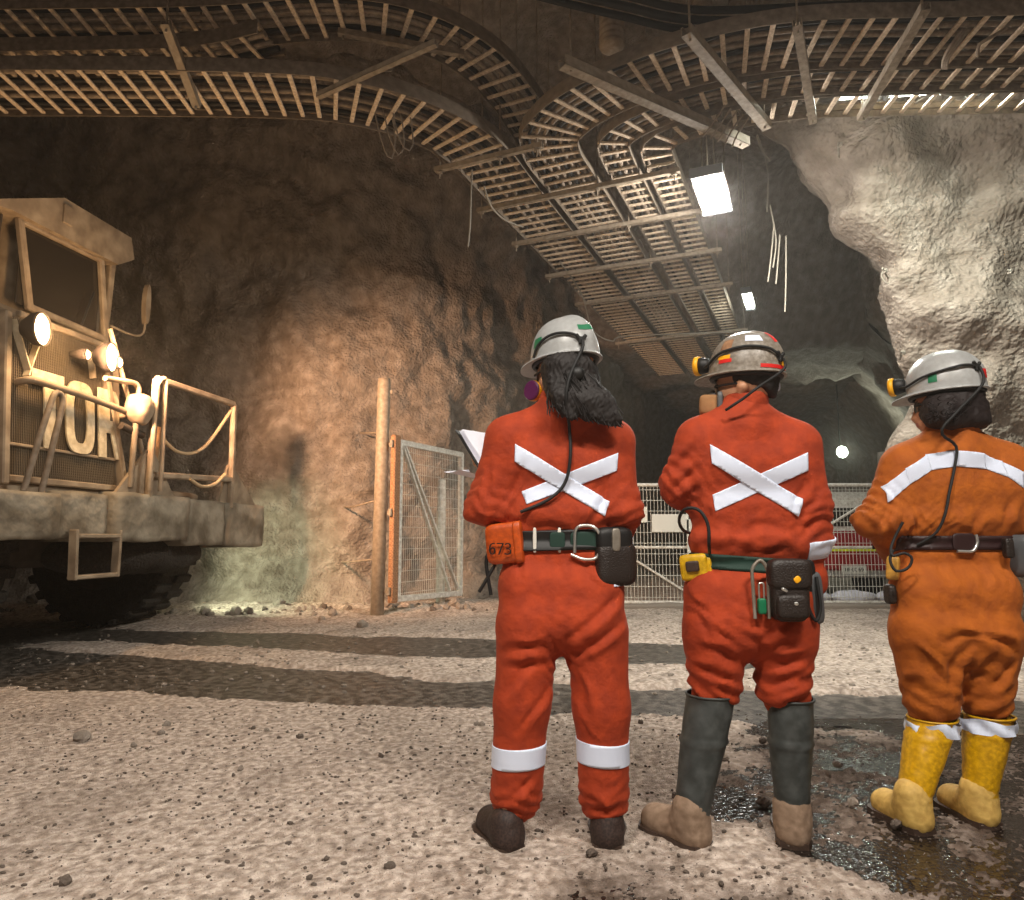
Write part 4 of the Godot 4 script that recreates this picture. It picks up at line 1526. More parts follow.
# the piece of a body inside all planes (kept where the plane's distance is negative), lifted off by a little, with its edge closed
func patch(st: SurfaceTool, b: Dictionary, planes: Array, lift: float, facing := Vector3.ZERO) -> void:
	smooth_(st)
	var v: PackedVector3Array = b.v
	var n: PackedVector3Array = b.n
	var idx: PackedInt32Array = b.i
	for i in range(0, idx.size(), 3):
		var out := false
		for p: Plane in planes:
			if p.distance_to(v[idx[i]]) > 0 and p.distance_to(v[idx[i + 1]]) > 0 and p.distance_to(v[idx[i + 2]]) > 0:
				out = true
				break
		if out or (facing != Vector3.ZERO and n[idx[i]].dot(facing) < 0.05):
			continue
		var poly := [[v[idx[i]], n[idx[i]]], [v[idx[i + 1]], n[idx[i + 1]]], [v[idx[i + 2]], n[idx[i + 2]]]]
		for p: Plane in planes:
			var next := []
			for k in poly.size():
				var a: Array = poly[k]
				var c: Array = poly[(k + 1) % poly.size()]
				var da := p.distance_to(a[0])
				var dc := p.distance_to(c[0])
				if da <= 0:
					next.append(a)
				if (da < 0 and dc > 0) or (da > 0 and dc < 0):
					var f := da / (da - dc)
					next.append([a[0].lerp(c[0], f), a[1].lerp(c[1], f).normalized()])
			poly = next
			if poly.size() < 3:
				break
		if poly.size() < 3:
			continue
		for k in range(1, poly.size() - 1):
			st.add_vertex(poly[0][0] + poly[0][1] * lift)
			st.add_vertex(poly[k][0] + poly[k][1] * lift)
			st.add_vertex(poly[k + 1][0] + poly[k + 1][1] * lift)
		for k in poly.size():
			var a: Array = poly[k]
			var c: Array = poly[(k + 1) % poly.size()]
			for p: Plane in planes:
				if absf(p.distance_to(a[0])) < 1e-5 and absf(p.distance_to(c[0])) < 1e-5:
					var a1: Vector3 = a[0] + a[1] * lift
					var c1: Vector3 = c[0] + c[1] * lift
					var a0: Vector3 = a[0] - a[1] * 0.004
					var c0: Vector3 = c[0] - c[1] * 0.004
					st.add_vertex(a1)
					st.add_vertex(a0)
					st.add_vertex(c0)
					st.add_vertex(a1)
					st.add_vertex(c0)
					st.add_vertex(c1)
					break

# planes that bound an upright quadrilateral seen along z, corners in order
func outline_planes(c: Array) -> Array:
	var mid: Vector3 = (c[0] + c[1] + c[2] + c[3]) / 4.0
	var out := []
	for i in 4:
		var a: Vector3 = c[i]
		var b: Vector3 = c[(i + 1) % 4]
		var n := Vector3(b.y - a.y, -(b.x - a.x), 0).normalized()
		if n.dot(mid - a) > 0:
			n = -n
		out.append(Plane(n, a))
	return out

func band_planes(y0: float, y1: float, x0: float, x1: float, tilt := 0.0, xc := 0.0) -> Array:
	# a level band round a limb, between x0 and x1; tilt raises it to the right
	var up := Vector3(-tilt, 1, 0).normalized()
	return [Plane(up, Vector3(xc, y1, 0)), Plane(-up, Vector3(xc, y0, 0)), Plane(Vector3.RIGHT, Vector3(x1, 0, 0)), Plane(Vector3.LEFT, Vector3(x0, 0, 0))]

# the height map of a body's back: how far it reaches towards +z
func back_z(b: Dictionary, x: float, y: float) -> float:
	var best := -1e9
	var v: PackedVector3Array = b.v
	for q in v:
		if absf(q.x - x) < 0.014 and absf(q.y - y) < 0.014 and q.z > best:
			best = q.z
	return best

func xform(b: Dictionary, t: Transform3D) -> void:
	var v: PackedVector3Array = b.v
	for i in v.size():
		v[i] = t * v[i]
	b.v = v
	b.erase("n")

# a hand: palm, four fingers of unequal length, a thumb; wrist at the origin, fingers along -z, palm facing -y
func hand_bones(net: Net, t: Transform3D, side: float, curl: float) -> void:
	var s := t.basis.get_scale().x
	for k in 4:
		var x := (-0.03 + k * 0.02) * side
		net.bone(t * Vector3(x * 0.7, 0, -0.01), t * Vector3(x, 0, -0.085), 0.015 * s, 0.012 * s)
		var l: float = [0.032, 0.038, 0.035, 0.026][k]
		var p := Vector3(x, 0, -0.088)
		var a := curl * 0.5
		for j in 3:
			var q: Vector3 = p + Vector3(0, -sin(a), -cos(a)) * l * [1.0, 0.75, 0.62][j]
			net.bone(t * p, t * q, [0.0098, 0.009, 0.0082][j] * s, [0.009, 0.0082, 0.0075][j] * s)
			p = q
			a += curl
	var th := [Vector3(-0.026 * side, -0.004, -0.02), Vector3(-0.052 * side, -0.018, -0.05), Vector3(-0.056 * side, -0.034, -0.08), Vector3(-0.048 * side, -0.045, -0.103)]
	for j in 3:
		net.bone(t * th[j], t * th[j + 1], [0.015, 0.0112, 0.0098][j] * s, [0.0112, 0.0098, 0.008][j] * s)
	net.bone(t * Vector3(0, 0, 0.05), t * Vector3(0, 0, -0.01), 0.026 * s, 0.025 * s, 0.85)

# ---------------------------------------------------------------- helmets
func helmet_point(theta: float, phi: float, off := 0.0) -> Vector3:
	var c := pow(maxf(cos(phi), 0.0), 0.82)
	var x := 0.109 * c * sin(theta)
	var z := -0.132 * c * cos(theta)
	var y := 0.15 * pow(sin(phi), 0.95)
	var crest := exp(-pow(x / 0.017, 2.0)) * 0.009 * smoothstep(0.1, 0.5, phi)
	var n := Vector3(x / 0.109, y / 0.15, z / 0.132).normalized()
	return Vector3(x, y, z) + n * (off + crest)

func helmet_mesh() -> ArrayMesh:
	var nu := 73
	var p := PackedVector3Array()
	var rows := 26
	for j in rows:
		for i in nu:
			var th := TAU * i / (nu - 1)
			if j < 4:
				var visor := pow(maxf(cos(th), 0.0), 2.5) * 0.046
				var lip := 0.007 + visor
				var k: float = [0.0, 1.0, 1.0, 0.25][j]
				var b := helmet_point(th, 0.0)
				var o := Vector3(b.x, 0, b.z).normalized()
				p.append(b + o * (lip * k - (0.006 if j == 0 else 0.0)) + Vector3(0, [-0.009, -0.011 - visor * 0.25, -0.005 - visor * 0.25, 0.0][j], 0))
			else:
				p.append(helmet_point(th, (float(j - 4) / (rows - 5)) * PI / 2))
	return sheet(nu, rows, p, true)

func helmet_sticker(t0: float, t1: float, p0: float, p1: float, skew := 0.0) -> ArrayMesh:
	var p := PackedVector3Array()
	var n := 8
	for j in n:
		for i in n:
			var th := lerpf(t0, t1, float(i) / (n - 1))
			p.append(helmet_point(th, lerpf(p0, p1, float(j) / (n - 1)) + skew * i / (n - 1), 0.0016))
	return sheet(n, n, p, true)

# stickers: [material, theta0, theta1, phi0, phi1, skew]; theta runs from the brow to the wearer's right, PI is the nape
func make_helmet(parent: Node3D, xf: Transform3D, shell: Material, stickers: Array, lamp: bool, cable: Array) -> void:
	var h := Node3D.new()
	h.name = "helmet"
	parent.add_child(h)
	h.transform = xf
	put("shell", helmet_mesh(), shell, h)
	var st := sf()
	var inner := PackedVector3Array()
	for i in 41:
		inner.append(helmet_point(TAU * i / 40, 0.0, -0.012) + Vector3(0, -0.012, 0))
	tube(st, inner, 0.009, 6, false)
	obj("headband", st, M.black, h)
	for s in stickers:
		var o := put("sticker", helmet_sticker(s[1], s[2], s[3], s[4], s[5] if s.size() > 5 else 0.0), s[0], h)
		o.set_meta("label", "coloured sticker on the helmet")
	if lamp:
		var l := Node3D.new()
		l.name = "cap_lamp"
		h.add_child(l)
		l.position = helmet_point(0.0, 0.28) + Vector3(0, 0.004, -0.022)
		st = sf()
		lathe(st, [Vector2(0, -0.02), Vector2(0.024, -0.02), Vector2(0.03, 0.0), Vector2(0.031, 0.02), Vector2(0.0, 0.02)], Transform3D(Basis(Vector3.RIGHT, -PI / 2), Vector3.ZERO), 18)
		obj("lamp_body", st, M.black, l)
		st = sf()
		lathe(st, [Vector2(0.031, 0.016), Vector2(0.036, 0.018), Vector2(0.036, 0.032), Vector2(0.03, 0.036), Vector2(0.0, 0.036)], Transform3D(Basis(Vector3.RIGHT, -PI / 2), Vector3.ZERO), 18)
		obj("lamp_bezel", st, M.yellow, l)
	# cord from the brow round the side to the clip at the nape
	var pts := []
	for c in cable:
		pts.append(helmet_point(c[0], c[1], c[2]))
	st = sf()
	tube(st, curve(pts, 0.012), 0.0048, 8)
	obj("lamp_cord", st, M.rubber, h)
	var e: Array = cable[cable.size() - 1]
	st = sf()
	var cp := helmet_point(e[0], e[1], 0.006)
	var out := Vector3(cp.x, 0.2 * cp.y, cp.z).normalized()
	var f := Transform3D(Basis(out.cross(Vector3.UP).normalized(), Vector3.UP, -out), cp)
	f.basis = f.basis.orthonormalized()
	box(st, f, Vector3(0.02, 0.026, 0.012), 0.004)
	for s in [-1.0, 1.0]:
		box(st, f * turned(Vector3(s * 0.012, 0.012, 0), 0, 0, s * -0.7), Vector3(0.012, 0.022, 0.01), 0.003)
	obj("cord_clip", st, M.black, h)

# ---------------------------------------------------------------- heads and hands
func skin_color(p: Vector3, base: Color) -> Color:
	# p in the head's own frame
	if p.z < -0.06:
		for s in [-1.0, 1.0]:
			var e := Vector2(p.x - s * 0.032, p.y + 0.052)
			if e.length() < 0.006:
				return Color(0.02, 0.012, 0.01)
			if Vector2(e.x, e.y * 1.7).length() < 0.0135:
				return Color(0.75, 0.72, 0.68)
			if absf(p.y + 0.031) < 0.005 and absf(e.x) < 0.02:
				return Color(0.04, 0.025, 0.02)
		if absf(p.y + 0.113) < 0.008 and absf(p.x) < 0.024:
			return Color(0.36, 0.12, 0.1)
	return base

# the body proper under the clothes: one skin of trunk, limbs, neck, head and hands
func make_body(parent: Node3D, head: Transform3D, j: Dictionary, base: Color, hands: Array) -> void:
	var lo := Vector3(1e9, 0.0, 1e9)
	var hi := -lo
	for k in j:
		lo = lo.min(j[k])
		hi = hi.max(j[k])
	lo.y = 0.02
	hi.y = (head * Vector3(0, -0.12, 0)).y
	var net := Net.new(lo - Vector3(0.14, 0.0, 0.14), hi + Vector3(0.14, 0.03, 0.14), 0.018, 60.0)
	for k in ["chest", "hip"]:
		j[k] += Vector3(0, 0, -0.03)
	net.bone(j.neck, j.chest, 0.05, 0.075, 0.7)
	net.bone(j.chest + Vector3(-0.06, 0, 0), j.chest + Vector3(0.06, 0, 0), 0.075, 0.075, 0.65)
	net.bone(j.chest, j.hip, 0.08, 0.075, 0.65)
	net.bone(j.hip + Vector3(-0.05, 0, 0), j.hip + Vector3(0.05, 0, 0), 0.075, 0.075, 0.7)
	for s in ["l", "r"]:
		net.bone(j.chest.lerp(j.neck, 0.4), j["shoulder_" + s], 0.05, 0.04)
		net.bone(j["shoulder_" + s], j["elbow_" + s], 0.042, 0.036)
		net.bone(j["elbow_" + s], j["wrist_" + s], 0.037, 0.026)
		net.bone(j["thigh_" + s], j["knee_" + s], 0.065, 0.045)
		net.bone(j["knee_" + s], j["ankle_" + s], 0.045, 0.03)
	var b := net.mesh()
	var c := PackedColorArray()
	c.resize(b.v.size())
	c.fill(base)
	b.c = c
	# head and neck on a finer grid
	var hn := Net.new(Vector3(-0.11, -0.27, -0.15), Vector3(0.11, 0.12, 0.13), 0.0042, 130.0)
	hn.bone(Vector3(0, 0.015, -0.022), Vector3(0, 0.015, 0.03), 0.076, 0.078)
	hn.bone(Vector3(0, -0.045, -0.028), Vector3(0, -0.035, 0.03), 0.066, 0.068)
	hn.bone(Vector3(0, -0.09, -0.05), Vector3(0, -0.132, -0.066), 0.048, 0.027)
	for s in [-1.0, 1.0]:
		hn.bone(Vector3(s * 0.045, -0.075, -0.02), Vector3(s * 0.022, -0.125, -0.058), 0.03, 0.022)
		hn.bone(Vector3(s * 0.03, -0.07, -0.072), Vector3(s * 0.04, -0.075, -0.058), 0.022, 0.022)
		hn.bone(Vector3(s * 0.012, -0.03, -0.093), Vector3(s * 0.042, -0.032, -0.08), 0.008, 0.008)
		hn.bone(Vector3(s * 0.032, -0.052, -0.086), Vector3(s * 0.032, -0.052, -0.086), 0.011, 0.011)
		hn.bone(Vector3(s * 0.076, -0.042, 0.004), Vector3(s * 0.082, -0.058, 0.012), 0.009, 0.012)
		hn.bone(Vector3(s * 0.082, -0.058, 0.012), Vector3(s * 0.077, -0.082, 0.006), 0.011, 0.007)
		hn.bone(Vector3(0, -0.113, -0.096), Vector3(s * 0.02, -0.113, -0.089), 0.0075, 0.005)
	hn.bone(Vector3(0, -0.045, -0.096), Vector3(0, -0.084, -0.112), 0.008, 0.012)
	hn.bone(Vector3(-0.011, -0.088, -0.1), Vector3(0.011, -0.088, -0.1), 0.008, 0.008)
	hn.bone(Vector3(0, -0.07, 0.008), Vector3(0, -0.2, 0.012), 0.05, 0.05)
	var h := hn.mesh()
	var hc := PackedColorArray()
	for q in h.v:
		hc.append(skin_color(q, base))
	h.c = hc
	xform(h, head)
	join(b, h)
	for q in hands:     # [transform, side, curl]
		var t: Transform3D = q[0]
		var n := Net.new(t.origin - Vector3(0.2, 0.2, 0.2), t.origin + Vector3(0.2, 0.2, 0.2), 0.0042, 260.0)
		hand_bones(n, t, q[1], q[2])
		var m := n.mesh()
		var mc := PackedColorArray()
		mc.resize(m.v.size())
		mc.fill(base)
		m.c = mc
		join(b, m)
	put("body", soft_mesh(b, b.c), M.skin, parent)

func hand_frame(wrist: Vector3, towards: Vector3, palm: Vector3) -> Transform3D:
	var z := -towards.normalized()
	var y := (-palm - z * (-palm).dot(z)).normalized()
	return Transform3D(Basis(y.cross(z), y, z), wrist)

# ---------------------------------------------------------------- coveralls
func make_suit(bones: Array, cell: float, folds: Array, belt_y: float, px_lines: Array, depth: float) -> Dictionary:
	var lines := []
	for l in px_lines:
		var a := at(l[0], l[1], depth - 0.06)
		var b := at(l[2], l[3], depth - 0.06)
		lines.append([a.x, a.y, b.x, b.y, l[4] * depth / FOCAL, l[5]])
	var lo := Vector3(1e9, 1e9, 1e9)
	var hi := -lo
	for b in bones:
		var r: float = max(b[2], b[3]) + 0.03
		lo = lo.min(b[0].min(b[1]) - Vector3(r, r, r))
		hi = hi.max(b[0].max(b[1]) + Vector3(r, r, r))
	var net := Net.new(lo, hi, cell, 62.0)
	for b in bones:
		net.bone(b[0], b[1], b[2], b[3], b[4] if b.size() > 4 else 1.0)
	var m := net.mesh()
	displace(m, func(p: Vector3, n: Vector3) -> float:
		var d := 0.005 * n_fold.get_noise_3d(p.x * 0.7, p.y * 0.5, p.z * 0.7)
		# drapery lines: a ridge with a valley under it, from one point to another
		var warp := 0.05 * n_fold.get_noise_3d(p.x * 0.9 + 3.0, p.y * 0.9, p.z)
		var p2 := Vector2(p.x + warp, p.y + warp * 0.7)
		var side := smoothstep(-0.1, 0.35, n.z)
		if side > 0.0:
			for l in lines:     # [ax, ay, bx, by, width, height]
				var a2 := Vector2(l[0], l[1])
				var ba := Vector2(l[2], l[3]) - a2
				var t: float = (p2 - a2).dot(ba) / ba.length_squared()
				if t < -0.1 or t > 1.1:
					continue
				var e: float = (p2 - a2).cross(ba.normalized()) / l[4]
				if absf(e) < 3.2:
					d += side * l[5] * sin(clampf(t, 0, 1) * PI) * (exp(-e * e) - 1.1 * exp(-pow(e - 1.4, 2.0) * 1.6))
		# the belt pinches, cloth bags out above it
		d -= 0.016 * exp(-pow((p.y - belt_y) / 0.028, 2.0))
		d += 0.012 * exp(-pow((p.y - belt_y - 0.085) / 0.035, 2.0)) * (1.0 + n_fold.get_noise_3d(p.x * 3.0, 5.0, p.z))
		for f in folds:     # [centre, reach, height, wavelength, slant]
			var c: Vector3 = f[0]
			var w := exp(-(p - c).length_squared() / (f[1] * f[1]))
			if w > 0.02:
				var s: float = (p.y - c.y) + f[4] * (p.x - c.x) + 0.05 * n_fold.get_noise_3dv(p * 0.9)
				d += f[2] * w * sin(s / f[3] * TAU)
		return d)
	return m

func tape_piece(parent: Node3D, suit: Dictionary, planes: Array, called := "reflective_tape", m: Material = null, lift := 0.003, facing := Vector3.ZERO) -> void:
	var st := sf()
	patch(st, suit, planes, lift, facing)
	obj(called, st, m if m else M.tape, parent)

func lump(parent: Node3D, called: String, c: Vector3, size: Vector3, m: Material, soft := 5.0, turn := 0.0, roll := 0.0) -> MeshInstance3D:
	var st := sf()
	battered_small(st, size, soft)
	var o := obj(called, st, m, parent)
	o.transform = turned(c, turn, 0, roll)
	return o

func battered_small(st: SurfaceTool, size: Vector3, softness: float) -> void:
	smooth_(st)
	var n := 10
	var h := size * 0.5
	for face in 6:
		var ax := face / 2
		var s := 1.0 if face % 2 == 0 else -1.0
		var g := []
		for j in n + 1:
			var row := []
			for i in n + 1:
				var v := Vector3.ZERO
				v[ax] = s
				v[(ax + 1) % 3] = tan((float(i) / n * 2 - 1) * PI / 4)
				v[(ax + 2) % 3] = tan((float(j) / n * 2 - 1) * PI / 4) * s
				v /= pow(pow(absf(v.x), softness) + pow(absf(v.y), softness) + pow(absf(v.z), softness), 1.0 / softness)
				row.append(v * h)
			g.append(row)
		for j in n:
			for i in n:
				quad(st, g[j][i], g[j][i + 1], g[j + 1][i + 1], g[j + 1][i])

# ---------------------------------------------------------------- footwear
func boot_ankle(heel: Vector3, yaw: float) -> Vector3:
	return turned(heel, yaw) * Vector3(0, 0.15, -0.06)

# heel at the ground point, toe along -z of the frame
func make_boot(parent: Node3D, called: String, heel: Vector3, yaw: float, top: Vector3, r_top: float, m_shaft: Material, m_foot: Material, m_sole: Material, long_: float, wide: float, ring: float) -> void:
	var b := Node3D.new()
	b.name = called
	parent.add_child(b, true)
	b.transform = turned(heel, yaw)
	var up := b.transform.affine_inverse() * top
	# foot
	var net := Net.new(Vector3(-0.13, 0.0, -long_ - 0.06), Vector3(0.13, 0.26, 0.1), 0.0075, 110.0)
	net.bone(Vector3(0, 0.055, -0.045), Vector3(0, 0.05, -long_ + 0.05), wide * 0.46, wide * 0.5)
	net.bone(Vector3(0, 0.05, -0.05), Vector3(0, 0.09, -0.06), wide * 0.46, wide * 0.48)
	if up.y > 0.25:
		net.bone(Vector3(0, 0.1, -0.06), Vector3(0, 0.128, -0.06), wide * 0.55, wide * 0.56)
	else:
		net.bone(Vector3(0, 0.08, -0.06), Vector3(0, 0.1, -0.055), wide * 0.46, wide * 0.42)
	net.bone(Vector3(0, 0.085, -0.09), Vector3(0, 0.055, -long_ + 0.09), wide * 0.42, wide * 0.44)
	var f := net.mesh()
	for i in f.v.size():
		f.v[i] = Vector3(f.v[i].x, maxf(f.v[i].y, 0.018), f.v[i].z)
	displace(f, func(p, _n): return 0.0025 * n_grit.get_noise_3dv(p * 2.0 + heel))
	put("foot", soft_mesh(f), m_foot, b)
	# sole
	var st := sf()
	var o := PackedVector2Array()
	for q in [[-0.46, 0.0], [-0.36, 0.5], [0, 0.62], [0.36, 0.5], [0.46, 0.0], [0.44, -0.6], [0.56, -1.6], [0.5, -2.1], [0.2, -2.42], [-0.2, -2.42], [-0.5, -2.1], [-0.56, -1.6], [-0.44, -0.6]]:
		o.append(Vector2(q[0] * wide * 1.16, q[1] * ((long_ - 0.048) / 2.42) - 0.052))
	prism(st, o, 0.03, Transform3D(Basis(Vector3.RIGHT, PI / 2), Vector3(0, 0.022, 0)))
	obj("sole", st, m_sole, b)
	if up.y > 0.25:
		# shaft, a little wrinkled, with a moulded ring
		var p := PackedVector3Array()
		var nu := 33
		var nv := 30
		for j in nv:
			var g := float(j) / (nv - 1)
			var c := Vector3(0, 0.1, -0.06).lerp(up, g)
			for i in nu:
				var a := TAU * i / (nu - 1)
				var r := lerpf(wide * 0.525, r_top, smoothstep(0.0, 0.85, g))
				r += 0.006 * exp(-pow((g - ring) / 0.016, 2.0)) + 0.004 * exp(-pow((g - 1.0) / 0.03, 2.0))
				r += 0.003 * n_mid.get_noise_3d(cos(a) * 0.6 + heel.x, g * 2.4, sin(a) * 0.6) - 0.003 * smoothstep(0.3, 0.0, g) * sin(g * 60.0 + cos(a) * 2.0)
				p.append(c + Vector3(cos(a) * r, 0, -sin(a) * r * 1.06))
		put("shaft", sheet(nu, nv, p, false), m_shaft, b)
		st = sf()
		var rim := PackedVector3Array()
		for i in nu:
			rim.append(p[(nv - 1) * nu + i])
		tube(st, rim, 0.004, 6, false)
		obj("shaft_rim", st, m_shaft, b)

func make_people() -> void:
	worker_left()
	worker_middle()
	worker_right()
	for t in get_children():     # their parts were laid out in world coordinates
		if str(t.name).begins_with("person"):
			for c in t.get_children():
				c.position -= t.position

func cross_tape(parent: Node3D, suit: Dictionary, d: float, c: Array, lift := 0.0032) -> void:
	var w := []
	for q in c:
		w.append(at(q[0], q[1], d))
	tape_piece(parent, suit, outline_planes(w), "reflective_tape", M.tape, lift, Vector3.BACK)

# points of the figures are given as the photograph's columns and rows at the figure's distance, plus a step forwards
func worker_left() -> void:
	var d := 2.40
	var px := d / FOCAL
	var j := func(x: float, y: float, f := 0.0) -> Vector3: return at(x, y, d + f)
	var t := thing("person", "worker in red-orange coveralls with long dark hair, holding a clipboard, leftmost of three", "person", Vector3(0.17, 0, -d))
	var root := t
	var bones := []
	var add := func(a: Vector3, b: Vector3, ra: float, rb: float, q := 1.0) -> void: bones.append([a, b, ra * px, rb * px, q])
	# trunk
	add.call(j.call(560, 402, 0.01), j.call(560, 425, 0.0), 19, 26, 0.9)
	add.call(j.call(556, 416, 0.01), j.call(508, 437, 0.01), 17, 20)
	add.call(j.call(566, 416, 0.01), j.call(612, 441, 0.01), 17, 20)
	add.call(j.call(534, 462, 0.01), j.call(586, 463, 0.01), 33, 33, 0.85)
	add.call(j.call(533, 505, 0.02), j.call(580, 507, 0.02), 32, 32, 0.85)
	add.call(j.call(530, 545, 0.02), j.call(589, 548, 0.02), 29, 29, 0.9)
	add.call(j.call(527, 585, 0.0), j.call(594, 590, 0.0), 29, 29, 0.98)
	add.call(j.call(530, 618, -0.015), j.call(592, 620, -0.015), 29, 29, 1.0)
	# legs
	add.call(j.call(528, 632), j.call(522, 702, -0.01), 31, 26)
	add.call(j.call(522, 702, -0.01), j.call(516, 793, -0.0), 25, 24)
	add.call(j.call(596, 636), j.call(601, 706, -0.01), 31, 26)
	add.call(j.call(601, 706, -0.01), j.call(604, 796, 0.0), 25, 24)
	# arms
	add.call(j.call(508, 440), j.call(488, 503, 0.02), 22, 20)
	add.call(j.call(489, 504, 0.02), j.call(497, 474, 0.25), 20, 14)
	add.call(j.call(612, 444), j.call(621, 508, 0.0), 22, 18)
	add.call(j.call(621, 508, 0.0), j.call(621, 567, 0.12), 18, 13)
	var belt: float = j.call(560, 540).y
	var suit := make_suit(bones, 0.0105, [
		[j.call(516, 800), 0.09, 0.009, 0.04, 0.15], [j.call(604, 803), 0.09, 0.009, 0.04, -0.15],
		[j.call(560, 640), 0.12, 0.006, 0.05, 0.9], [j.call(490, 505), 0.1, 0.006, 0.045, 0.5], [j.call(622, 510), 0.09, 0.006, 0.04, -0.4]], belt,
		[[500, 640, 560, 628, 5, 0.008], [505, 655, 556, 652, 5, 0.01], [624, 598, 568, 648, 5, 0.011], [628, 625, 575, 662, 4, 0.009], [540, 660, 512, 700, 5, 0.008], [574, 668, 596, 712, 5, 0.009], [549, 690, 520, 735, 4, 0.007], [578, 716, 600, 738, 4, 0.006],
		[532, 552, 520, 590, 4, 0.005], [560, 553, 566, 580, 4, 0.005], [590, 553, 604, 592, 4, 0.006], [500, 500, 520, 452, 5, 0.007], [506, 520, 524, 478, 4, 0.006], [620, 470, 608, 520, 4, 0.007], [612, 500, 596, 532, 4, 0.006], [530, 520, 590, 526, 4, 0.005],
		[540, 780, 506, 806, 4, 0.009], [538, 800, 500, 790, 4, 0.008], [580, 786, 620, 806, 4, 0.009], [585, 806, 628, 792, 4, 0.008], [480, 470, 474, 510, 4, 0.006], [488, 462, 492, 515, 4, 0.006]], d)
	put("coveralls", soft_mesh(suit), M.red_cloth, root)
	collar(root, j.call(562, 401, 0.012), 21 * px, 0.5, M.red_cloth)
	# tape: the cross on the back, bands on legs and sleeve
	cross_tape(root, suit, d - 0.1, [[515, 443], [515, 461], [606, 516], [611, 501]], 0.0055)
	cross_tape(root, suit, d - 0.1, [[522, 491], [527, 504], [618, 470], [619, 452]])
	var y0: float = j.call(522, 763).y
	tape_piece(root, suit, band_planes(y0, j.call(522, 742).y, j.call(470, 700).x, j.call(561, 700).x, 0.05, j.call(520, 700).x))
	tape_piece(root, suit, band_planes(j.call(602, 760).y, j.call(602, 738).y, j.call(563, 700).x, j.call(650, 700).x, -0.05, j.call(602, 700).x))
	var a: Vector3 = j.call(621, 508, 0.0)
	var b: Vector3 = j.call(621, 567, 0.12)
	var ax := (b - a).normalized()
	tape_piece(root, suit, [Plane(ax, a.lerp(b, 0.86)), Plane(-ax, a.lerp(b, 0.5)), Plane(Vector3.LEFT, Vector3(j.call(609, 500).x, 0, 0)), Plane(Vector3.DOWN, Vector3(0, j.call(0, 585).y, 0))])
	# belt
	var belt_n := Node3D.new()
	belt_n.name = "belt"
	root.add_child(belt_n)
	tape_piece(belt_n, suit, band_planes(belt - 0.034, belt + 0.034, j.call(490, 500).x, j.call(618, 500).x, 0.03, j.call(560, 500).x), "strap", M.black, 0.012)
	var zb := back_z(suit, j.call(585, 540).x, belt) + 0.02
	for q in [534, 558]:
		var p: Vector3 = j.call(q, 540)
		var z := back_z(suit, p.x, belt) + 0.016
		lump(belt_n, "cable_tie", Vector3(p.x, belt, z), Vector3(0.012, 0.082, 0.008), M.white_plastic, 4.0)
	var dp := Vector3(j.call(579, 540).x, belt - 0.002, zb + 0.004)
	var st := sf()
	tube(st, rounded([Vector3(-0.035, -0.045, 0), Vector3(0.005, -0.062, 0.004), Vector3(0.05, -0.06, 0.006), Vector3(0.072, 0.0, 0.008), Vector3(0.045, 0.05, 0.006), Vector3(-0.02, 0.05, 0.0), Vector3(-0.022, -0.04, 0)], 0.03), 0.0055, 8)
	obj("d_ring", st, M.chrome, belt_n).position = dp
	lump(belt_n, "webbing_patch", dp + Vector3(0.02, 0, -0.008), Vector3(0.11, 0.06, 0.008), M.green_belt, 6.0)
	lump(belt_n, "green_label", Vector3(j.call(556, 540).x, belt, zb), Vector3(0.05, 0.052, 0.006), M.green_belt, 6.0)
	# orange rescuer case with its number
	var cs := Vector3(j.call(507, 543).x, belt - 0.01, zb - 0.05)
	lump(belt_n, "orange_case", cs, Vector3(0.13, 0.135, 0.085), M.orange_case, 7.0, -0.35, 0.1)
	lump(belt_n, "case_strap", cs + Vector3(0.045, 0.004, 0.02), Vector3(0.03, 0.14, 0.09), M.orange_case, 7.0, -0.25, 0.1)
	lettering(belt_n, "673", cs + Vector3(-0.022, -0.02, 0.047), -0.35, 0.0016, M.black)
	# battery pouch on the right hip
	var bp := Vector3(j.call(612, 556).x, j.call(612, 556).y, zb - 0.03)
	lump(belt_n, "battery_pouch", bp + Vector3(0, -0.022, 0.0), Vector3(0.142, 0.15, 0.09), M.leather, 4.5, 0.3)
	lump(belt_n, "battery_top", bp + Vector3(-0.004, 0.055, 0.004), Vector3(0.128, 0.085, 0.08), M.black, 4.0, 0.3)
	lump(belt_n, "battery_clip", bp + Vector3(0.002, 0.055, 0.044), Vector3(0.03, 0.075, 0.012), M.steel, 4.0, 0.3)
	# loose straps at the left
	for q in [[486, 560, 491, 595], [493, 568, 479, 592]]:
		st = sf()
		tube(st, curve([j.call(q[0] + 6, q[1] - 12, -0.02), j.call(q[0], q[1], -0.03), j.call(q[2], q[3], -0.03)], 0.02), 0.006, 6)
		obj("loose_strap", st, M.black, belt_n)
	# head
	var head := Transform3D(Basis(Vector3.UP, 0.8) * Basis(Vector3.RIGHT, -0.06), at(565, 360, d + 0.02))
	var joints := {"neck": j.call(562, 400), "chest": j.call(560, 455, 0.02), "hip": j.call(561, 590, 0.0), "shoulder_l": j.call(508, 438), "shoulder_r": j.call(612, 442), "elbow_l": j.call(489, 503, 0.02), "elbow_r": j.call(621, 507),
		"wrist_l": j.call(498, 470, 0.28), "wrist_r": j.call(621, 572, 0.13), "thigh_l": j.call(532, 620), "thigh_r": j.call(594, 622), "knee_l": j.call(522, 702), "knee_r": j.call(601, 706), "ankle_l": boot_ankle(at_height(514, 862, 0), 0.4), "ankle_r": boot_ankle(at_height(608, 860, 0), -0.12)}
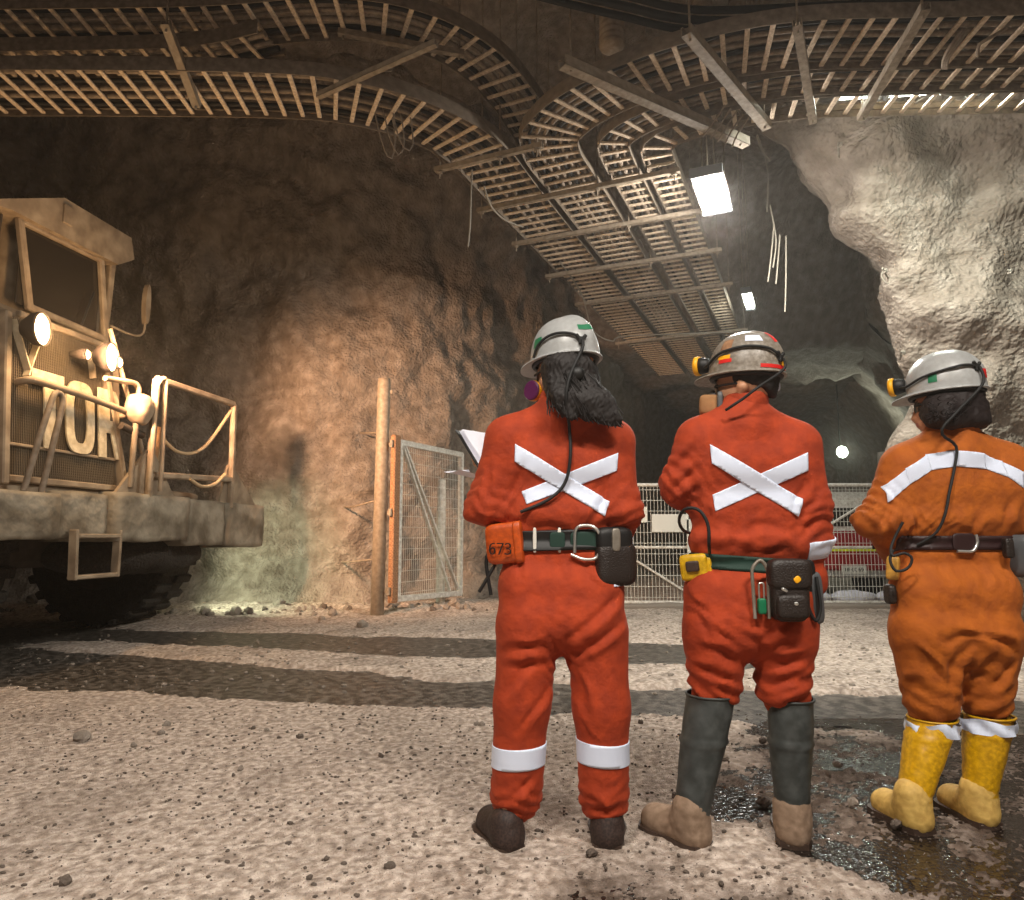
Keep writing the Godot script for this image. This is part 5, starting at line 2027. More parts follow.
	make_body(root, head, joints, Color(0.52, 0.26, 0.15), [
		[hand_frame(joints.wrist_l, Vector3(-0.35, 0.12, -0.5), Vector3(0.2, 0.9, 0.1)), -1.0, 0.45],
		[hand_frame(joints.wrist_r, Vector3(-0.2, -1.0, -0.35), Vector3(-1, 0, 0)), 1.0, 0.4]])
	make_helmet(root, head, M.shell, [[M.green, PI - 0.2, PI + 0.5, 0.5, 0.66], [M.green, PI + 1.7, PI + 2.05, 0.22, 0.46]], false,
		[[PI + 1.95, 0.0, 0.008], [PI + 1.75, 0.22, 0.008], [PI + 1.4, 0.36, 0.009], [PI + 1.0, 0.38, 0.009], [PI + 0.65, 0.3, 0.009], [PI + 0.5, 0.18, 0.01]])
	# the cord runs on down the back to the belt
	st = sf()
	var cord := [head * helmet_point(PI + 0.5, 0.16, 0.014), head * helmet_point(PI + 0.52, 0.0, 0.016), at(570, 376, d - 0.15), at(566, 400, d - 0.155)]
	for q in [[567, 430], [568, 460], [563, 485], [547, 501], [520, 513]]:
		var p: Vector3 = j.call(q[0], q[1])
		cord.append(Vector3(p.x, p.y, back_z(suit, p.x, p.y) + 0.012))
	tube(st, curve(cord, 0.02), 0.0055, 8)
	obj("lamp_cable", st, M.rubber, root)
	# hair: a mass under the helmet and locks that fall over the right shoulder
	var net := Net.new(at(520, 440, d + 0.1) - Vector3(0, 0, 0.0), at(630, 340, d - 0.24), 0.0055, 120.0)
	for q in [[556, 370, 555, 390, -0.06, 15, 10], [565, 370, 564, 396, -0.075, 19, 13], [577, 370, 580, 396, -0.07, 17, 13], [589, 372, 590, 396, -0.02, 10, 11], [592, 385, 594, 402, -0.04, 8, 8]]:
		net.bone(j.call(q[0], q[1], q[4] + 0.01), j.call(q[2], q[3], q[4]), q[5] * px, q[6] * px)
	var r2 := RandomNumberGenerator.new()
	r2.seed = 4
	for k in 30:
		var f := k / 29.0
		var s: Vector3 = j.call(lerpf(552, 592, f), 384 + r2.randf_range(-4, 4), -0.09 + r2.randf_range(-0.02, 0.02))
		var e: Vector3 = j.call(lerpf(556, 618, pow(f, 0.7)) + r2.randf_range(-5, 5), lerpf(414, 421, f) + r2.randf_range(-8, 5), -0.13 + r2.randf_range(-0.015, 0.01))
		var m := s.lerp(e, 0.55) + Vector3(r2.randf_range(-0.008, 0.014), 0.006, 0.012)
		net.bone(s, m, 4.4 * px, 3.0 * px)
		net.bone(m, e, 3.0 * px, 0.9 * px)
	var hair := net.mesh()
	displace(hair, func(p, _n): return 0.007 * n_fold.get_noise_3d(p.x * 20.0 + p.y * 7.0, p.y * 1.6, p.z * 20.0))
	put("hair", soft_mesh(hair), M.hair, root)
	st = sf()
	for k in 150:
		var g := r2.randf()
		var s: Vector3 = j.call(lerpf(549, 593, g), 368 + r2.randf_range(0, 18), -0.135 + 0.11 * pow(absf(g - 0.48) * 2.0, 2.0) + r2.randf_range(-0.012, 0.012))
		var e: Vector3 = j.call(lerpf(551, 620, pow(g, 0.8)) + r2.randf_range(-7, 7), lerpf(410, 424, g) + r2.randf_range(-10, 6), -0.135 + r2.randf_range(-0.02, 0.015))
		var m := s.lerp(e, 0.5) + Vector3(r2.randf_range(-0.014, 0.012), r2.randf_range(-0.006, 0.006), 0.012)
		tube(st, curve([s, m, e], 0.03), 0.0019, 4)
	obj("hair_locks", st, M.hair, root)
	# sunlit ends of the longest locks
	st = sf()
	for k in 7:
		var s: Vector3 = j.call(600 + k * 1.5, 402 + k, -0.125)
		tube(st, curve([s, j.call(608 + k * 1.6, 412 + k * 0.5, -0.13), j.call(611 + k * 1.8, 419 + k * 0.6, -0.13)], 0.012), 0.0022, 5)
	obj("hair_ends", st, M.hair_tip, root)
	# respirator on the left cheek, its strap disc at the nape
	var mask := Node3D.new()
	mask.name = "respirator"
	root.add_child(mask)
	mask.transform = head
	lump(mask, "face_piece", Vector3(0, -0.095, -0.1), Vector3(0.1, 0.1, 0.07), M.grey_plastic, 2.6)
	for s in [-1.0, 1.0]:
		st = sf()
		lathe(st, [Vector2(0, -0.02), Vector2(0.034, -0.02), Vector2(0.036, 0.008), Vector2(0.032, 0.012), Vector2(0, 0.012)], turned(Vector3(s * 0.058, -0.098, -0.108), 0, 0, -s * PI / 2), 24, false)
		obj("filter", st, M.purple, mask)
		st = sf()
		lathe(st, [Vector2(0.0355, -0.014), Vector2(0.0375, -0.012), Vector2(0.0375, 0.002), Vector2(0.0355, 0.004)], turned(Vector3(s * 0.058, -0.098, -0.108), 0, 0, -s * PI / 2), 20)
		obj("filter_band", st, M.yellow, mask)
	st = sf()
	lathe(st, [Vector2(0, 0), Vector2(0.022, 0), Vector2(0.02, 0.006), Vector2(0, 0.008)], Transform3D(Basis(Vector3.RIGHT, PI / 2), at(578, 373, d - 0.14) - Vector3.ZERO), 20)
	obj("strap_disc", st, M.black, root)
	glasses(root, head)
	# work shoes
	make_boot(root, "work_shoe", at_height(514, 862, 0), 0.4, j.call(515, 812), 0.06, M.shoe, M.shoe, M.boot_mud, 0.25, 0.1, 0.5)
	make_boot(root, "work_shoe", at_height(608, 860, 0), -0.12, j.call(605, 812), 0.06, M.shoe, M.shoe, M.boot_mud, 0.25, 0.1, 0.5)
	# clipboard in the left hand
	var cb := thing("clipboard", "black clipboard with white papers in the left-hand worker's grip", "clipboard", joints.wrist_l)
	var c0 := at(455, 430, 2.76)
	var vv := (at(477, 466, 2.61) - c0).normalized()
	var u := Vector3(0.14, -0.03, -0.122).normalized()
	u = (u - vv * u.dot(vv)).normalized()
	var f := Transform3D(Basis(u, -vv, u.cross(-vv)), c0 + u * 0.115 + vv * 0.16)
	st = sf()
	box(st, f, Vector3(0.23, 0.32, 0.005), 0.002)
	part("board", st, M.black, cb)
	for k in 4:
		st = sf()
		paper_sheet(st, f * turned(Vector3(0.004 * k, 0.0, 0.005 + k * 0.004), 0.0, 0.0, 0.03 * k), 0.21, 0.29, 0.01 + k * 0.004)
		part("paper", st, M.paper, cb)
	st = sf()
	box(st, f * place(Vector3(0, 0.145, 0.02)), Vector3(0.1, 0.025, 0.012), 0.004)
	part("clip", st, M.steel, cb)
	st = sf()
	paper_sheet(st, Transform3D(f.basis * Basis(Vector3.RIGHT, -0.9), at(464, 476, 2.62)), 0.12, 0.1, 0.04)
	part("paper", st, M.paper, cb)

func paper_sheet(st: SurfaceTool, f: Transform3D, w: float, h: float, curl_: float) -> void:
	smooth_(st)
	var n := 8
	for i in n:
		for k in n:
			var c := []
			for q in [[i, k], [i + 1, k], [i + 1, k + 1], [i, k + 1]]:
				var x := (float(q[0]) / n - 0.5) * w
				var y := (float(q[1]) / n - 0.5) * h
				c.append(f * Vector3(x, y, curl_ * pow(maxf(0.0, (q[1] / float(n)) - 0.4) * 1.6, 2.0) * (0.4 + q[0] / float(n))))
			quad(st, c[0], c[1], c[2], c[3])

func lettering(parent: Node3D, text: String, where: Vector3, turn: float, size: float, m: Material) -> void:
	var tm := TextMesh.new()
	tm.text = text
	tm.font_size = 32
	tm.pixel_size = size
	tm.depth = 0.003
	var fnt := SystemFont.new()
	fnt.font_names = PackedStringArray(["Droid Sans"])
	tm.font = fnt
	var o := put("lettering", tm, m, parent)
	o.transform = turned(where, turn)

func collar(parent: Node3D, c: Vector3, r: float, tilt: float, m: Material) -> void:
	# stand collar: an open band that rises round the neck
	var p := PackedVector3Array()
	var nu := 49
	for j in 5:
		for i in nu:
			var a := -PI * 0.82 + 2.0 * PI * 0.82 * i / (nu - 1)
			var out: float = [0.0, 0.004, 0.004, -0.001, -0.006][j]
			var y: float = [-0.04, -0.01, 0.022, 0.027, 0.0][j]
			p.append(c + Vector3(sin(a) * (r + out), y + 0.012 * cos(a) + 0.003 * sin(a * 5.0), cos(a) * (r + out) * 1.0))
	put("collar", sheet(nu, 5, p, false), m, parent)

func glasses(parent: Node3D, head: Transform3D) -> void:
	var g := Node3D.new()
	g.name = "safety_glasses"
	parent.add_child(g)
	g.transform = head
	for s in [-1.0, 1.0]:
		var st := sf()
		tube(st, curve([Vector3(s * 0.062, -0.047, -0.092), Vector3(s * 0.078, -0.045, -0.05), Vector3(s * 0.086, -0.046, 0.0), Vector3(s * 0.085, -0.056, 0.02)], 0.015), 0.004, 6)
		obj("temple", st, M.black, g)
		var p := PackedVector3Array()
		for j in 6:
			for i in 8:
				var a: float = lerpf(0.08, 0.85, i / 7.0) * s
				p.append(Vector3(sin(a) * 0.085, -0.036 - 0.034 * j / 5.0, -0.022 - cos(a) * 0.088))
		var lens := put("lens", sheet(8, 6, p, s > 0), M.glass, g)
		lens.set_meta("label", "dark lens")

func worker_middle() -> void:
	var d := 2.43
	var px := d / FOCAL
	var j := func(x: float, y: float, f := 0.0) -> Vector3: return at(x, y, d + f)
	var root := thing("person", "worker in red-orange coveralls tucked over tall dark rubber boots, in the middle", "person", Vector3(0.8, 0, -d))
	var bones := []
	var add := func(a: Vector3, b: Vector3, ra: float, rb: float, q := 1.0) -> void: bones.append([a, b, ra * px, rb * px, q])
	add.call(j.call(744, 404, 0.01), j.call(744, 428, 0.0), 20, 28, 0.9)
	add.call(j.call(740, 418, 0.01), j.call(700, 440, 0.01), 18, 21)
	add.call(j.call(750, 418, 0.01), j.call(795, 444, 0.01), 18, 21)
	add.call(j.call(718, 465, 0.01), j.call(778, 466, 0.01), 35, 35, 0.85)
	add.call(j.call(722, 508, 0.02), j.call(778, 510, 0.02), 32, 32, 0.87)
	add.call(j.call(722, 548, 0.02), j.call(782, 550, 0.02), 30, 30, 0.9)
	add.call(j.call(716, 592, 0.0), j.call(784, 594, 0.0), 31, 31, 0.97)
	add.call(j.call(718, 622, -0.01), j.call(782, 624, -0.01), 32, 32, 1.0)
	add.call(j.call(714, 640), j.call(715, 684, -0.0), 30, 25)
	add.call(j.call(784, 644), j.call(783, 688, -0.0), 30, 25)
	add.call(j.call(699, 443), j.call(683, 484, 0.03), 23, 22)
	add.call(j.call(683, 486, 0.03), j.call(706, 448, 0.27), 21, 14)
	add.call(j.call(797, 446), j.call(810, 505, 0.0), 22, 18)
	add.call(j.call(810, 505, 0.0), j.call(813, 582, 0.05), 18, 14)
	var belt: float = j.call(740, 563).y
	var suit := make_suit(bones, 0.0105, [
		[j.call(714, 690), 0.11, 0.012, 0.06, 0.5], [j.call(784, 694), 0.11, 0.012, 0.06, -0.3],
		[j.call(748, 640), 0.14, 0.009, 0.07, 0.5], [j.call(684, 480), 0.1, 0.007, 0.05, 0.9], [j.call(812, 520), 0.1, 0.006, 0.04, -0.4], [j.call(750, 540), 0.12, 0.005, 0.05, 0.3]], belt,
		[[690, 640, 742, 655, 5, 0.01], [688, 662, 740, 676, 5, 0.012], [694, 682, 738, 692, 5, 0.012], [812, 640, 758, 652, 5, 0.01], [812, 660, 756, 678, 5, 0.012], [808, 684, 762, 694, 5, 0.012], [700, 610, 742, 640, 5, 0.008], [806, 612, 760, 644, 5, 0.008],
		[690, 580, 720, 612, 5, 0.008], [692, 600, 716, 640, 5, 0.007], [700, 470, 694, 530, 5, 0.008], [704, 500, 712, 545, 4, 0.006], [668, 470, 690, 440, 4, 0.008], [664, 490, 694, 462, 4, 0.008], [672, 503, 698, 480, 4, 0.007], [820, 500, 800, 530, 4, 0.008], [822, 520, 802, 545, 4, 0.007], [806, 470, 800, 520, 4, 0.007],
		[730, 545, 800, 548, 4, 0.007], [700, 538, 760, 548, 4, 0.006]], d)
	put("coveralls", soft_mesh(suit), M.red_cloth, root)
	collar(root, j.call(746, 406, 0.012), 21 * px, 0.5, M.red_cloth)
	cross_tape(root, suit, d - 0.1, [[711, 444], [713, 463], [801, 516], [806, 499]], 0.0055)
	cross_tape(root, suit, d - 0.1, [[716, 494], [718, 511], [810, 470], [809, 452]])
	var a: Vector3 = j.call(810, 505, 0.0)
	var b: Vector3 = j.call(813, 582, 0.05)
	var ax := (b - a).normalized()
	tape_piece(root, suit, [Plane(ax, a.lerp(b, 0.66)), Plane(-ax, a.lerp(b, 0.42)), Plane(Vector3.LEFT, Vector3(j.call(800, 500).x, 0, 0))])
	# belt and what hangs on it
	var belt_n := Node3D.new()
	belt_n.name = "belt"
	root.add_child(belt_n)
	tape_piece(belt_n, suit, band_planes(belt - 0.027, belt + 0.024, j.call(684, 500).x, j.call(802, 500).x, -0.07, j.call(740, 500).x), "strap", M.green_belt, 0.011)
	var zb := back_z(suit, j.call(760, 563).x, belt) + 0.02
	# yellow gas meter with its screen, and the hose that loops up from it
	var mp := Vector3(j.call(694, 567).x, j.call(694, 567).y, zb - 0.06)
	lump(belt_n, "gas_meter", mp, Vector3(0.095, 0.09, 0.06), M.meter, 7.0, -0.5, 0.09)
	lump(belt_n, "meter_screen", mp + Vector3(-0.016, 0.004, 0.026), Vector3(0.045, 0.036, 0.02), M.boot_mud, 6.0, -0.5, 0.09)
	lump(belt_n, "meter_clip", mp + Vector3(0.045, 0.0, 0.02), Vector3(0.02, 0.075, 0.05), M.meter, 6.0, -0.5, 0.09)
	var st := sf()
	tube(st, curve([mp + Vector3(0.05, 0.04, 0.0), j.call(709, 545, -0.14), j.call(708, 525, -0.15), j.call(699, 510, -0.14), j.call(685, 509, -0.12), j.call(679, 520, -0.08), j.call(683, 530, -0.03), j.call(690, 533, 0.02)], 0.015), 0.0055, 8)
	obj("meter_hose", st, M.rubber, belt_n)
	# tool pouch
	var pz: float = maxf(back_z(suit, j.call(772, 590).x, j.call(772, 605).y), back_z(suit, j.call(755, 590).x, j.call(755, 590).y))
	var pp := Vector3(j.call(772, 590).x, j.call(772, 588).y, pz + 0.03)
	lump(belt_n, "tool_pouch", pp, Vector3(0.12, 0.19, 0.075), M.leather, 4.5)
	lump(belt_n, "pouch_flap", pp + Vector3(0, 0.055, 0.012), Vector3(0.135, 0.1, 0.07), M.leather, 4.5)
	lump(belt_n, "pouch_pocket", pp + Vector3(0.0, -0.045, 0.02), Vector3(0.105, 0.08, 0.06), M.leather, 4.5)
	lump(belt_n, "yellow_patch", pp + Vector3(0.012, 0.04, 0.047), Vector3(0.022, 0.02, 0.006), M.yellow, 3.0, 0.0, 0.6)
	lump(belt_n, "pouch_snap", pp + Vector3(0.004, -0.035, 0.051), Vector3(0.014, 0.012, 0.006), M.chrome, 2.2)
	lump(belt_n, "pouch_buckle", pp + Vector3(-0.03, 0.008, 0.048), Vector3(0.022, 0.01, 0.006), M.chrome, 2.4, 0.0, -0.5)
	# snap hook and padlock
	st = sf()
	tube(st, rounded([Vector3(-0.025, -0.13, 0), Vector3(-0.03, 0.03, 0), Vector3(0.0, 0.06, 0), Vector3(0.022, 0.03, 0), Vector3(0.02, -0.13, 0)], 0.03), 0.006, 8)
	obj("snap_hook", st, M.steel, belt_n).position = Vector3(j.call(747, 575).x, j.call(747, 575).y, pz + 0.025)
	lump(belt_n, "padlock", Vector3(j.call(747, 602).x, j.call(747, 602).y, pz + 0.03), Vector3(0.026, 0.05, 0.02), M.green, 6.0)
	st = sf()
	tube(st, rounded([Vector3(-0.008, 0, 0), Vector3(-0.008, 0.05, 0), Vector3(0.008, 0.05, 0), Vector3(0.008, 0, 0)], 0.008), 0.003, 6)
	obj("padlock_shackle", st, M.chrome, belt_n).position = Vector3(j.call(747, 596).x, j.call(747, 595).y, pz + 0.03)
	# radio in its holster
	var rp := Vector3(j.call(802, 590).x, j.call(802, 590).y, zb - 0.012)
	lump(belt_n, "radio_holster", rp + Vector3(-0.012, 0.045, 0.0), Vector3(0.05, 0.12, 0.05), M.black, 4.5, 0.4)
	lump(belt_n, "radio", rp + Vector3(0.014, -0.02, 0.0), Vector3(0.05, 0.17, 0.04), M.grey_plastic, 4.5, 0.4, 0.05)
	st = sf()
	tube(st, rounded([Vector3(-0.02, 0.07, 0.0), Vector3(-0.028, -0.05, 0.012), Vector3(-0.004, -0.1, 0.016), Vector3(0.016, -0.05, 0.01), Vector3(0.01, 0.05, 0.0)], 0.03), 0.006, 8)
	obj("radio_cord", st, M.rubber, belt_n).position = rp + Vector3(0, 0, 0.03)
	# head
	var head := Transform3D(Basis(Vector3.UP, 0.95) * Basis(Vector3.RIGHT, 0.04), at(746, 375, d + 0.02))
	var joints := {"neck": j.call(745, 402), "chest": j.call(748, 458, 0.02), "hip": j.call(750, 596, 0.0), "shoulder_l": j.call(700, 442), "shoulder_r": j.call(796, 446), "elbow_l": j.call(683, 486, 0.03), "elbow_r": j.call(810, 505),
		"wrist_l": j.call(708, 445, 0.3), "wrist_r": j.call(813, 590, 0.055), "thigh_l": j.call(718, 625), "thigh_r": j.call(782, 627), "knee_l": j.call(711, 700), "knee_r": j.call(789, 704), "ankle_l": boot_ankle(at_height(707, 858, 0), 0.62), "ankle_r": boot_ankle(at_height(795, 856, 0), -0.32)}
	make_body(root, head, joints, Color(0.5, 0.25, 0.14), [
		[hand_frame(joints.wrist_l, Vector3(0.5, 0.45, -0.35), Vector3(0.3, -0.2, 1)), -1.0, 0.55],
		[hand_frame(joints.wrist_r, Vector3(0.02, -1.0, -0.12), Vector3(-1, 0, 0)), 1.0, 0.35]])
	make_helmet(root, head, M.shell_worn, [[M.yellow, PI - 0.3, PI + 0.28, 0.1, 0.24], [M.red, PI - 0.3, PI + 0.95, 0.02, 0.1], [M.red, PI + 0.05, PI + 0.2, 0.72, 1.15], [M.tape, PI + 0.75, PI + 1.35, 0.72, 0.98],
		[M.yellow, PI + 1.75, PI + 2.15, 0.26, 0.36], [M.red, PI + 1.7, PI + 2.1, 0.17, 0.26], [M.rust, PI + 1.75, PI + 2.15, 0.52, 0.85]], true,
		[[TAU - 0.12, 0.22, 0.02], [TAU - 0.5, 0.2, 0.01], [TAU - 1.1, 0.4, 0.009], [TAU - 1.8, 0.5, 0.009], [PI + 0.7, 0.45, 0.009], [PI + 0.3, 0.25, 0.01]])
	st = sf()
	tube(st, curve([head * helmet_point(PI + 0.3, 0.22, 0.014), head * helmet_point(PI + 0.32, 0.0, 0.016), at(757, 388, d - 0.14), at(744, 398, d - 0.125), at(732, 406, d - 0.11), at(726, 410, d - 0.09)], 0.012), 0.0048, 8)
	obj("lamp_cable", st, M.rubber, root)
	# short hair
	var net := Net.new(Vector3(-0.11, -0.14, -0.05), Vector3(0.11, 0.06, 0.13), 0.005, 140.0)
	for k in 11:
		var q := lerpf(-2.0, 2.0, k / 10.0)
		net.bone(Vector3(sin(q) * 0.072, 0.0, cos(q) * 0.075 + 0.022), Vector3(sin(q) * 0.066, -0.075 + 0.045 * absf(sin(q)), cos(q) * 0.07 + 0.02), 0.022, 0.017)
	var hair := net.mesh()
	displace(hair, func(p, _n): return 0.003 * n_grit.get_noise_3dv(p * 3.0))
	xform(hair, head)
	put("hair", soft_mesh(hair), M.hair, root)
	# half mask with tan filters
	var mask := Node3D.new()
	mask.name = "respirator"
	root.add_child(mask)
	mask.transform = head
	lump(mask, "face_piece", Vector3(0, -0.1, -0.1), Vector3(0.105, 0.105, 0.07), M.grey_plastic, 2.6)
	for s in [-1.0, 1.0]:
		lump(mask, "filter", Vector3(s * 0.06, -0.112, -0.112), Vector3(0.06, 0.075, 0.07), M.wood, 5.0, s * -0.4)
		lump(mask, "filter_band", Vector3(s * 0.062, -0.105, -0.074), Vector3(0.062, 0.078, 0.02), M.grey_plastic, 5.0, s * -0.4)
	glasses(root, head)
	# lit ear muff behind the rim
	lump(root, "chin_strap_tag", at(776, 386, d + 0.0), Vector3(0.034, 0.038, 0.014), M.tape, 3.0, 0.3)
	# tall rubber boots
	make_boot(root, "rubber_boot", at_height(707, 858, 0), 0.62, at(711, 694, d - 0.0), 0.075, M.boot_dark, M.boot_dusty, M.boot_mud, 0.26, 0.104, 0.62)
	make_boot(root, "rubber_boot", at_height(795, 856, 0), -0.32, at(790, 698, d - 0.0), 0.073, M.boot_dark, M.boot_dusty, M.boot_mud, 0.26, 0.104, 0.62)

func worker_right() -> void:
	var d := 2.56
	var px := d / FOCAL
	var j := func(x: float, y: float, f := 0.0) -> Vector3: return at(x, y, d + f)
	var root := thing("person", "worker in yellow-orange coveralls and yellow rubber boots, rightmost of three", "person", Vector3(1.6, 0, -d))
	var bones := []
	var add := func(a: Vector3, b: Vector3, ra: float, rb: float, q := 1.0) -> void: bones.append([a, b, ra * px, rb * px, q])
	add.call(j.call(951, 432, 0.01), j.call(952, 455, 0.0), 22, 30, 0.9)
	add.call(j.call(946, 444, 0.01), j.call(907, 466, 0.01), 19, 21)
	add.call(j.call(958, 444, 0.01), j.call(1004, 464, 0.01), 19, 21)
	add.call(j.call(926, 488, 0.01), j.call(988, 488, 0.01), 33, 34, 0.87)
	add.call(j.call(927, 515, 0.02), j.call(986, 515, 0.02), 31, 31, 0.88)
	add.call(j.call(925, 546, 0.02), j.call(985, 546, 0.02), 28, 28, 0.92)
	add.call(j.call(924, 592, 0.0), j.call(984, 592, 0.0), 31, 31, 1.0)
	add.call(j.call(925, 630, -0.015), j.call(984, 632, -0.015), 32, 32, 1.0)
	add.call(j.call(927, 645), j.call(931, 700, -0.0), 31, 25)
	add.call(j.call(985, 645), j.call(986, 697, -0.0), 30, 23)
	add.call(j.call(905, 470), j.call(884, 522, 0.03), 23, 23)
	add.call(j.call(884, 524, 0.03), j.call(899, 558, 0.2), 22, 15)
	add.call(j.call(1006, 470), j.call(1032, 530, 0.0), 23, 20)
	add.call(j.call(1032, 530, 0.0), j.call(1010, 560, 0.22), 19, 14)
	var belt: float = j.call(950, 543).y
	var suit := make_suit(bones, 0.0105, [
		[j.call(931, 705), 0.1, 0.008, 0.05, 0.4], [j.call(986, 702), 0.1, 0.008, 0.05, -0.5],
		[j.call(958, 640), 0.15, 0.008, 0.08, 0.6], [j.call(885, 520), 0.12, 0.008, 0.06, 1.6], [j.call(925, 520), 0.08, 0.006, 0.04, -0.8]], belt,
		[[930, 622, 968, 632, 5, 0.01], [966, 628, 1010, 650, 5, 0.012], [962, 636, 950, 700, 5, 0.014], [964, 640, 972, 700, 5, 0.012], [905, 640, 935, 665, 5, 0.01], [898, 665, 925, 690, 5, 0.01], [925, 645, 945, 680, 5, 0.009], [1012, 660, 985, 705, 5, 0.01],
		[940, 560, 948, 590, 4, 0.005], [970, 558, 985, 590, 4, 0.006], [1000, 560, 1008, 590, 4, 0.005], [900, 505, 878, 545, 5, 0.01], [890, 490, 866, 530, 5, 0.01], [880, 490, 864, 515, 4, 0.008], [915, 505, 908, 540, 5, 0.008], [930, 515, 918, 540, 4, 0.008], [980, 515, 972, 538, 4, 0.008], [1008, 500, 1002, 535, 5, 0.008], [950, 525, 990, 535, 4, 0.006]], d)
	put("coveralls", soft_mesh(suit), M.orange_cloth, root)
	collar(root, j.call(952, 433, 0.012), 23 * px, 0.5, M.orange_cloth)
	# bowed band across the shoulder blades
	var up := [[893, 488], [910, 470], [930, 456], [955, 452], [985, 455], [1005, 463], [1024, 474]]
	for k in up.size() - 1:
		var q0: Array = up[k]
		var q1: Array = up[k + 1]
		tape_piece(root, suit, outline_planes([at(q0[0] - (1 if k else 0), q0[1] - 2, d - 0.1), at(q1[0] + 0.5, q1[1] - 2, d - 0.1), at(q1[0] + (3 if k < 5 else 0), q1[1] + 14, d - 0.1), at(q0[0] + 3, q0[1] + 14, d - 0.1)]), "reflective_tape", M.tape, 0.0032, Vector3.BACK)
	var belt_n := Node3D.new()
	belt_n.name = "belt"
	root.add_child(belt_n)
	tape_piece(belt_n, suit, band_planes(belt - 0.024, belt + 0.026, j.call(892, 500).x, j.call(1020, 500).x, 0.0, j.call(950, 500).x), "strap", M.brown_belt, 0.011)
	var zb := back_z(suit, j.call(950, 543).x, belt) + 0.02
	var st := sf()
	tube(st, rounded([Vector3(-0.035, -0.028, 0), Vector3(0.02, -0.03, 0.004), Vector3(0.038, 0.0, 0.004), Vector3(0.036, 0.03, 0.0)], 0.03), 0.0055, 8)
	obj("d_ring", st, M.chrome, belt_n).position = Vector3(j.call(952, 543).x, belt, zb)
	lump(belt_n, "belt_patch", Vector3(j.call(950, 540).x, belt + 0.004, zb - 0.004), Vector3(0.08, 0.062, 0.012), M.brown_belt, 5.0)
	var mp: Vector3 = j.call(893, 568, -0.03)
	lump(belt_n, "gas_meter", mp, Vector3(0.042, 0.085, 0.05), M.brass, 6.0, -0.6, -0.1)
	st = sf()
	tube(st, curve([j.call(893, 550, -0.09), j.call(890, 560, -0.1), j.call(896, 571, -0.11), j.call(908, 568, -0.12), j.call(912, 558, -0.125), j.call(904, 553, -0.12), j.call(893, 556, -0.11), j.call(891, 548, -0.09), j.call(896, 535, -0.08), j.call(903, 522, -0.09)], 0.012), 0.005, 8)
	obj("coiled_cord", st, M.rubber, belt_n)
	lump(belt_n, "battery_pouch", j.call(1024, 556, -0.06), Vector3(0.09, 0.15, 0.09), M.grey_plastic, 4.5, 0.5)
	lump(belt_n, "belt_loop", j.call(1008, 548, -0.1), Vector3(0.03, 0.07, 0.03), M.leather, 5.0)
	lump(belt_n, "side_pocket", j.call(890, 594, -0.02), Vector3(0.03, 0.07, 0.05), M.leather, 4.0)
	# head
	var head := Transform3D(Basis(Vector3.UP, 0.85) * Basis(Vector3.RIGHT, -0.04), at(946, 392, d + 0.02))
	var joints := {"neck": j.call(950, 430), "chest": j.call(955, 480, 0.02), "hip": j.call(955, 600, 0.0), "shoulder_l": j.call(906, 468), "shoulder_r": j.call(1005, 467), "elbow_l": j.call(884, 523, 0.03), "elbow_r": j.call(1032, 530),
		"wrist_l": j.call(902, 562, 0.23), "wrist_r": j.call(1007, 563, 0.25), "thigh_l": j.call(927, 635), "thigh_r": j.call(984, 636), "knee_l": j.call(931, 715), "knee_r": j.call(988, 712), "ankle_l": boot_ankle(at_height(928, 842, 0), 0.15), "ankle_r": boot_ankle(at_height(994, 836, 0), 0.05)}
	make_body(root, head, joints, Color(0.5, 0.24, 0.14), [
		[hand_frame(joints.wrist_l, Vector3(0.6, -0.2, -0.5), Vector3(0.2, -0.3, 1)), -1.0, 0.5],
		[hand_frame(joints.wrist_r, Vector3(-0.6, -0.2, -0.5), Vector3(-0.2, -0.3, 1)), 1.0, 0.5]])
	make_helmet(root, head, M.shell, [[M.red, PI - 0.1, PI + 0.32, 0.18, 0.4], [M.green, PI + 1.62, PI + 1.85, 0.14, 0.34]], true,
		[[TAU - 0.12, 0.22, 0.02], [TAU - 0.6, 0.18, 0.009], [TAU - 1.2, 0.3, 0.009], [PI + 1.2, 0.42, 0.009], [PI + 0.8, 0.46, 0.009], [PI + 0.5, 0.4, 0.01]])
	st = sf()
	var cord := [head * helmet_point(PI + 0.5, 0.38, 0.014), head * helmet_point(PI + 0.55, 0.0, 0.016), at(957, 412, d - 0.14), at(941, 432, d - 0.135)]
	for q in [[938, 450], [937, 470], [931, 495], [927, 515], [921, 533], [908, 545]]:
		var p: Vector3 = j.call(q[0], q[1])
		cord.append(Vector3(p.x, p.y, back_z(suit, p.x, p.y) + 0.014))
	tube(st, curve(cord, 0.02), 0.0052, 8)
	obj("lamp_cable", st, M.rubber, root)
	# curly hair gathered at the nape
	var net := Net.new(head.origin - Vector3(0.17, 0.24, 0.17), head.origin + Vector3(0.19, 0.07, 0.19), 0.0055, 120.0)
	var r2 := RandomNumberGenerator.new()
	r2.seed = 12
	for k in 46:
		var x := r2.randf_range(930, 978)
		var y := r2.randf_range(404, 417)
		var f := -0.1 + 0.004 * absf(x - 950) + r2.randf_range(-0.015, 0.015)
		net.bone(j.call(x, y, f + 0.03), j.call(x + r2.randf_range(-3, 3), y + r2.randf_range(2, 7), f), 8 * px, 5 * px)
	for k in 15:
		var q := lerpf(-2.05, 1.7, k / 14.0)
		net.bone(head * Vector3(sin(q) * 0.07, -0.03, cos(q) * 0.078 + 0.015), head * Vector3(sin(q) * 0.074, -0.1 - 0.02 * cos(q), cos(q) * 0.08 + 0.018), 0.022, 0.026)
	net.bone(j.call(956, 410, -0.06), j.call(960, 416, -0.05), 13 * px, 11 * px)
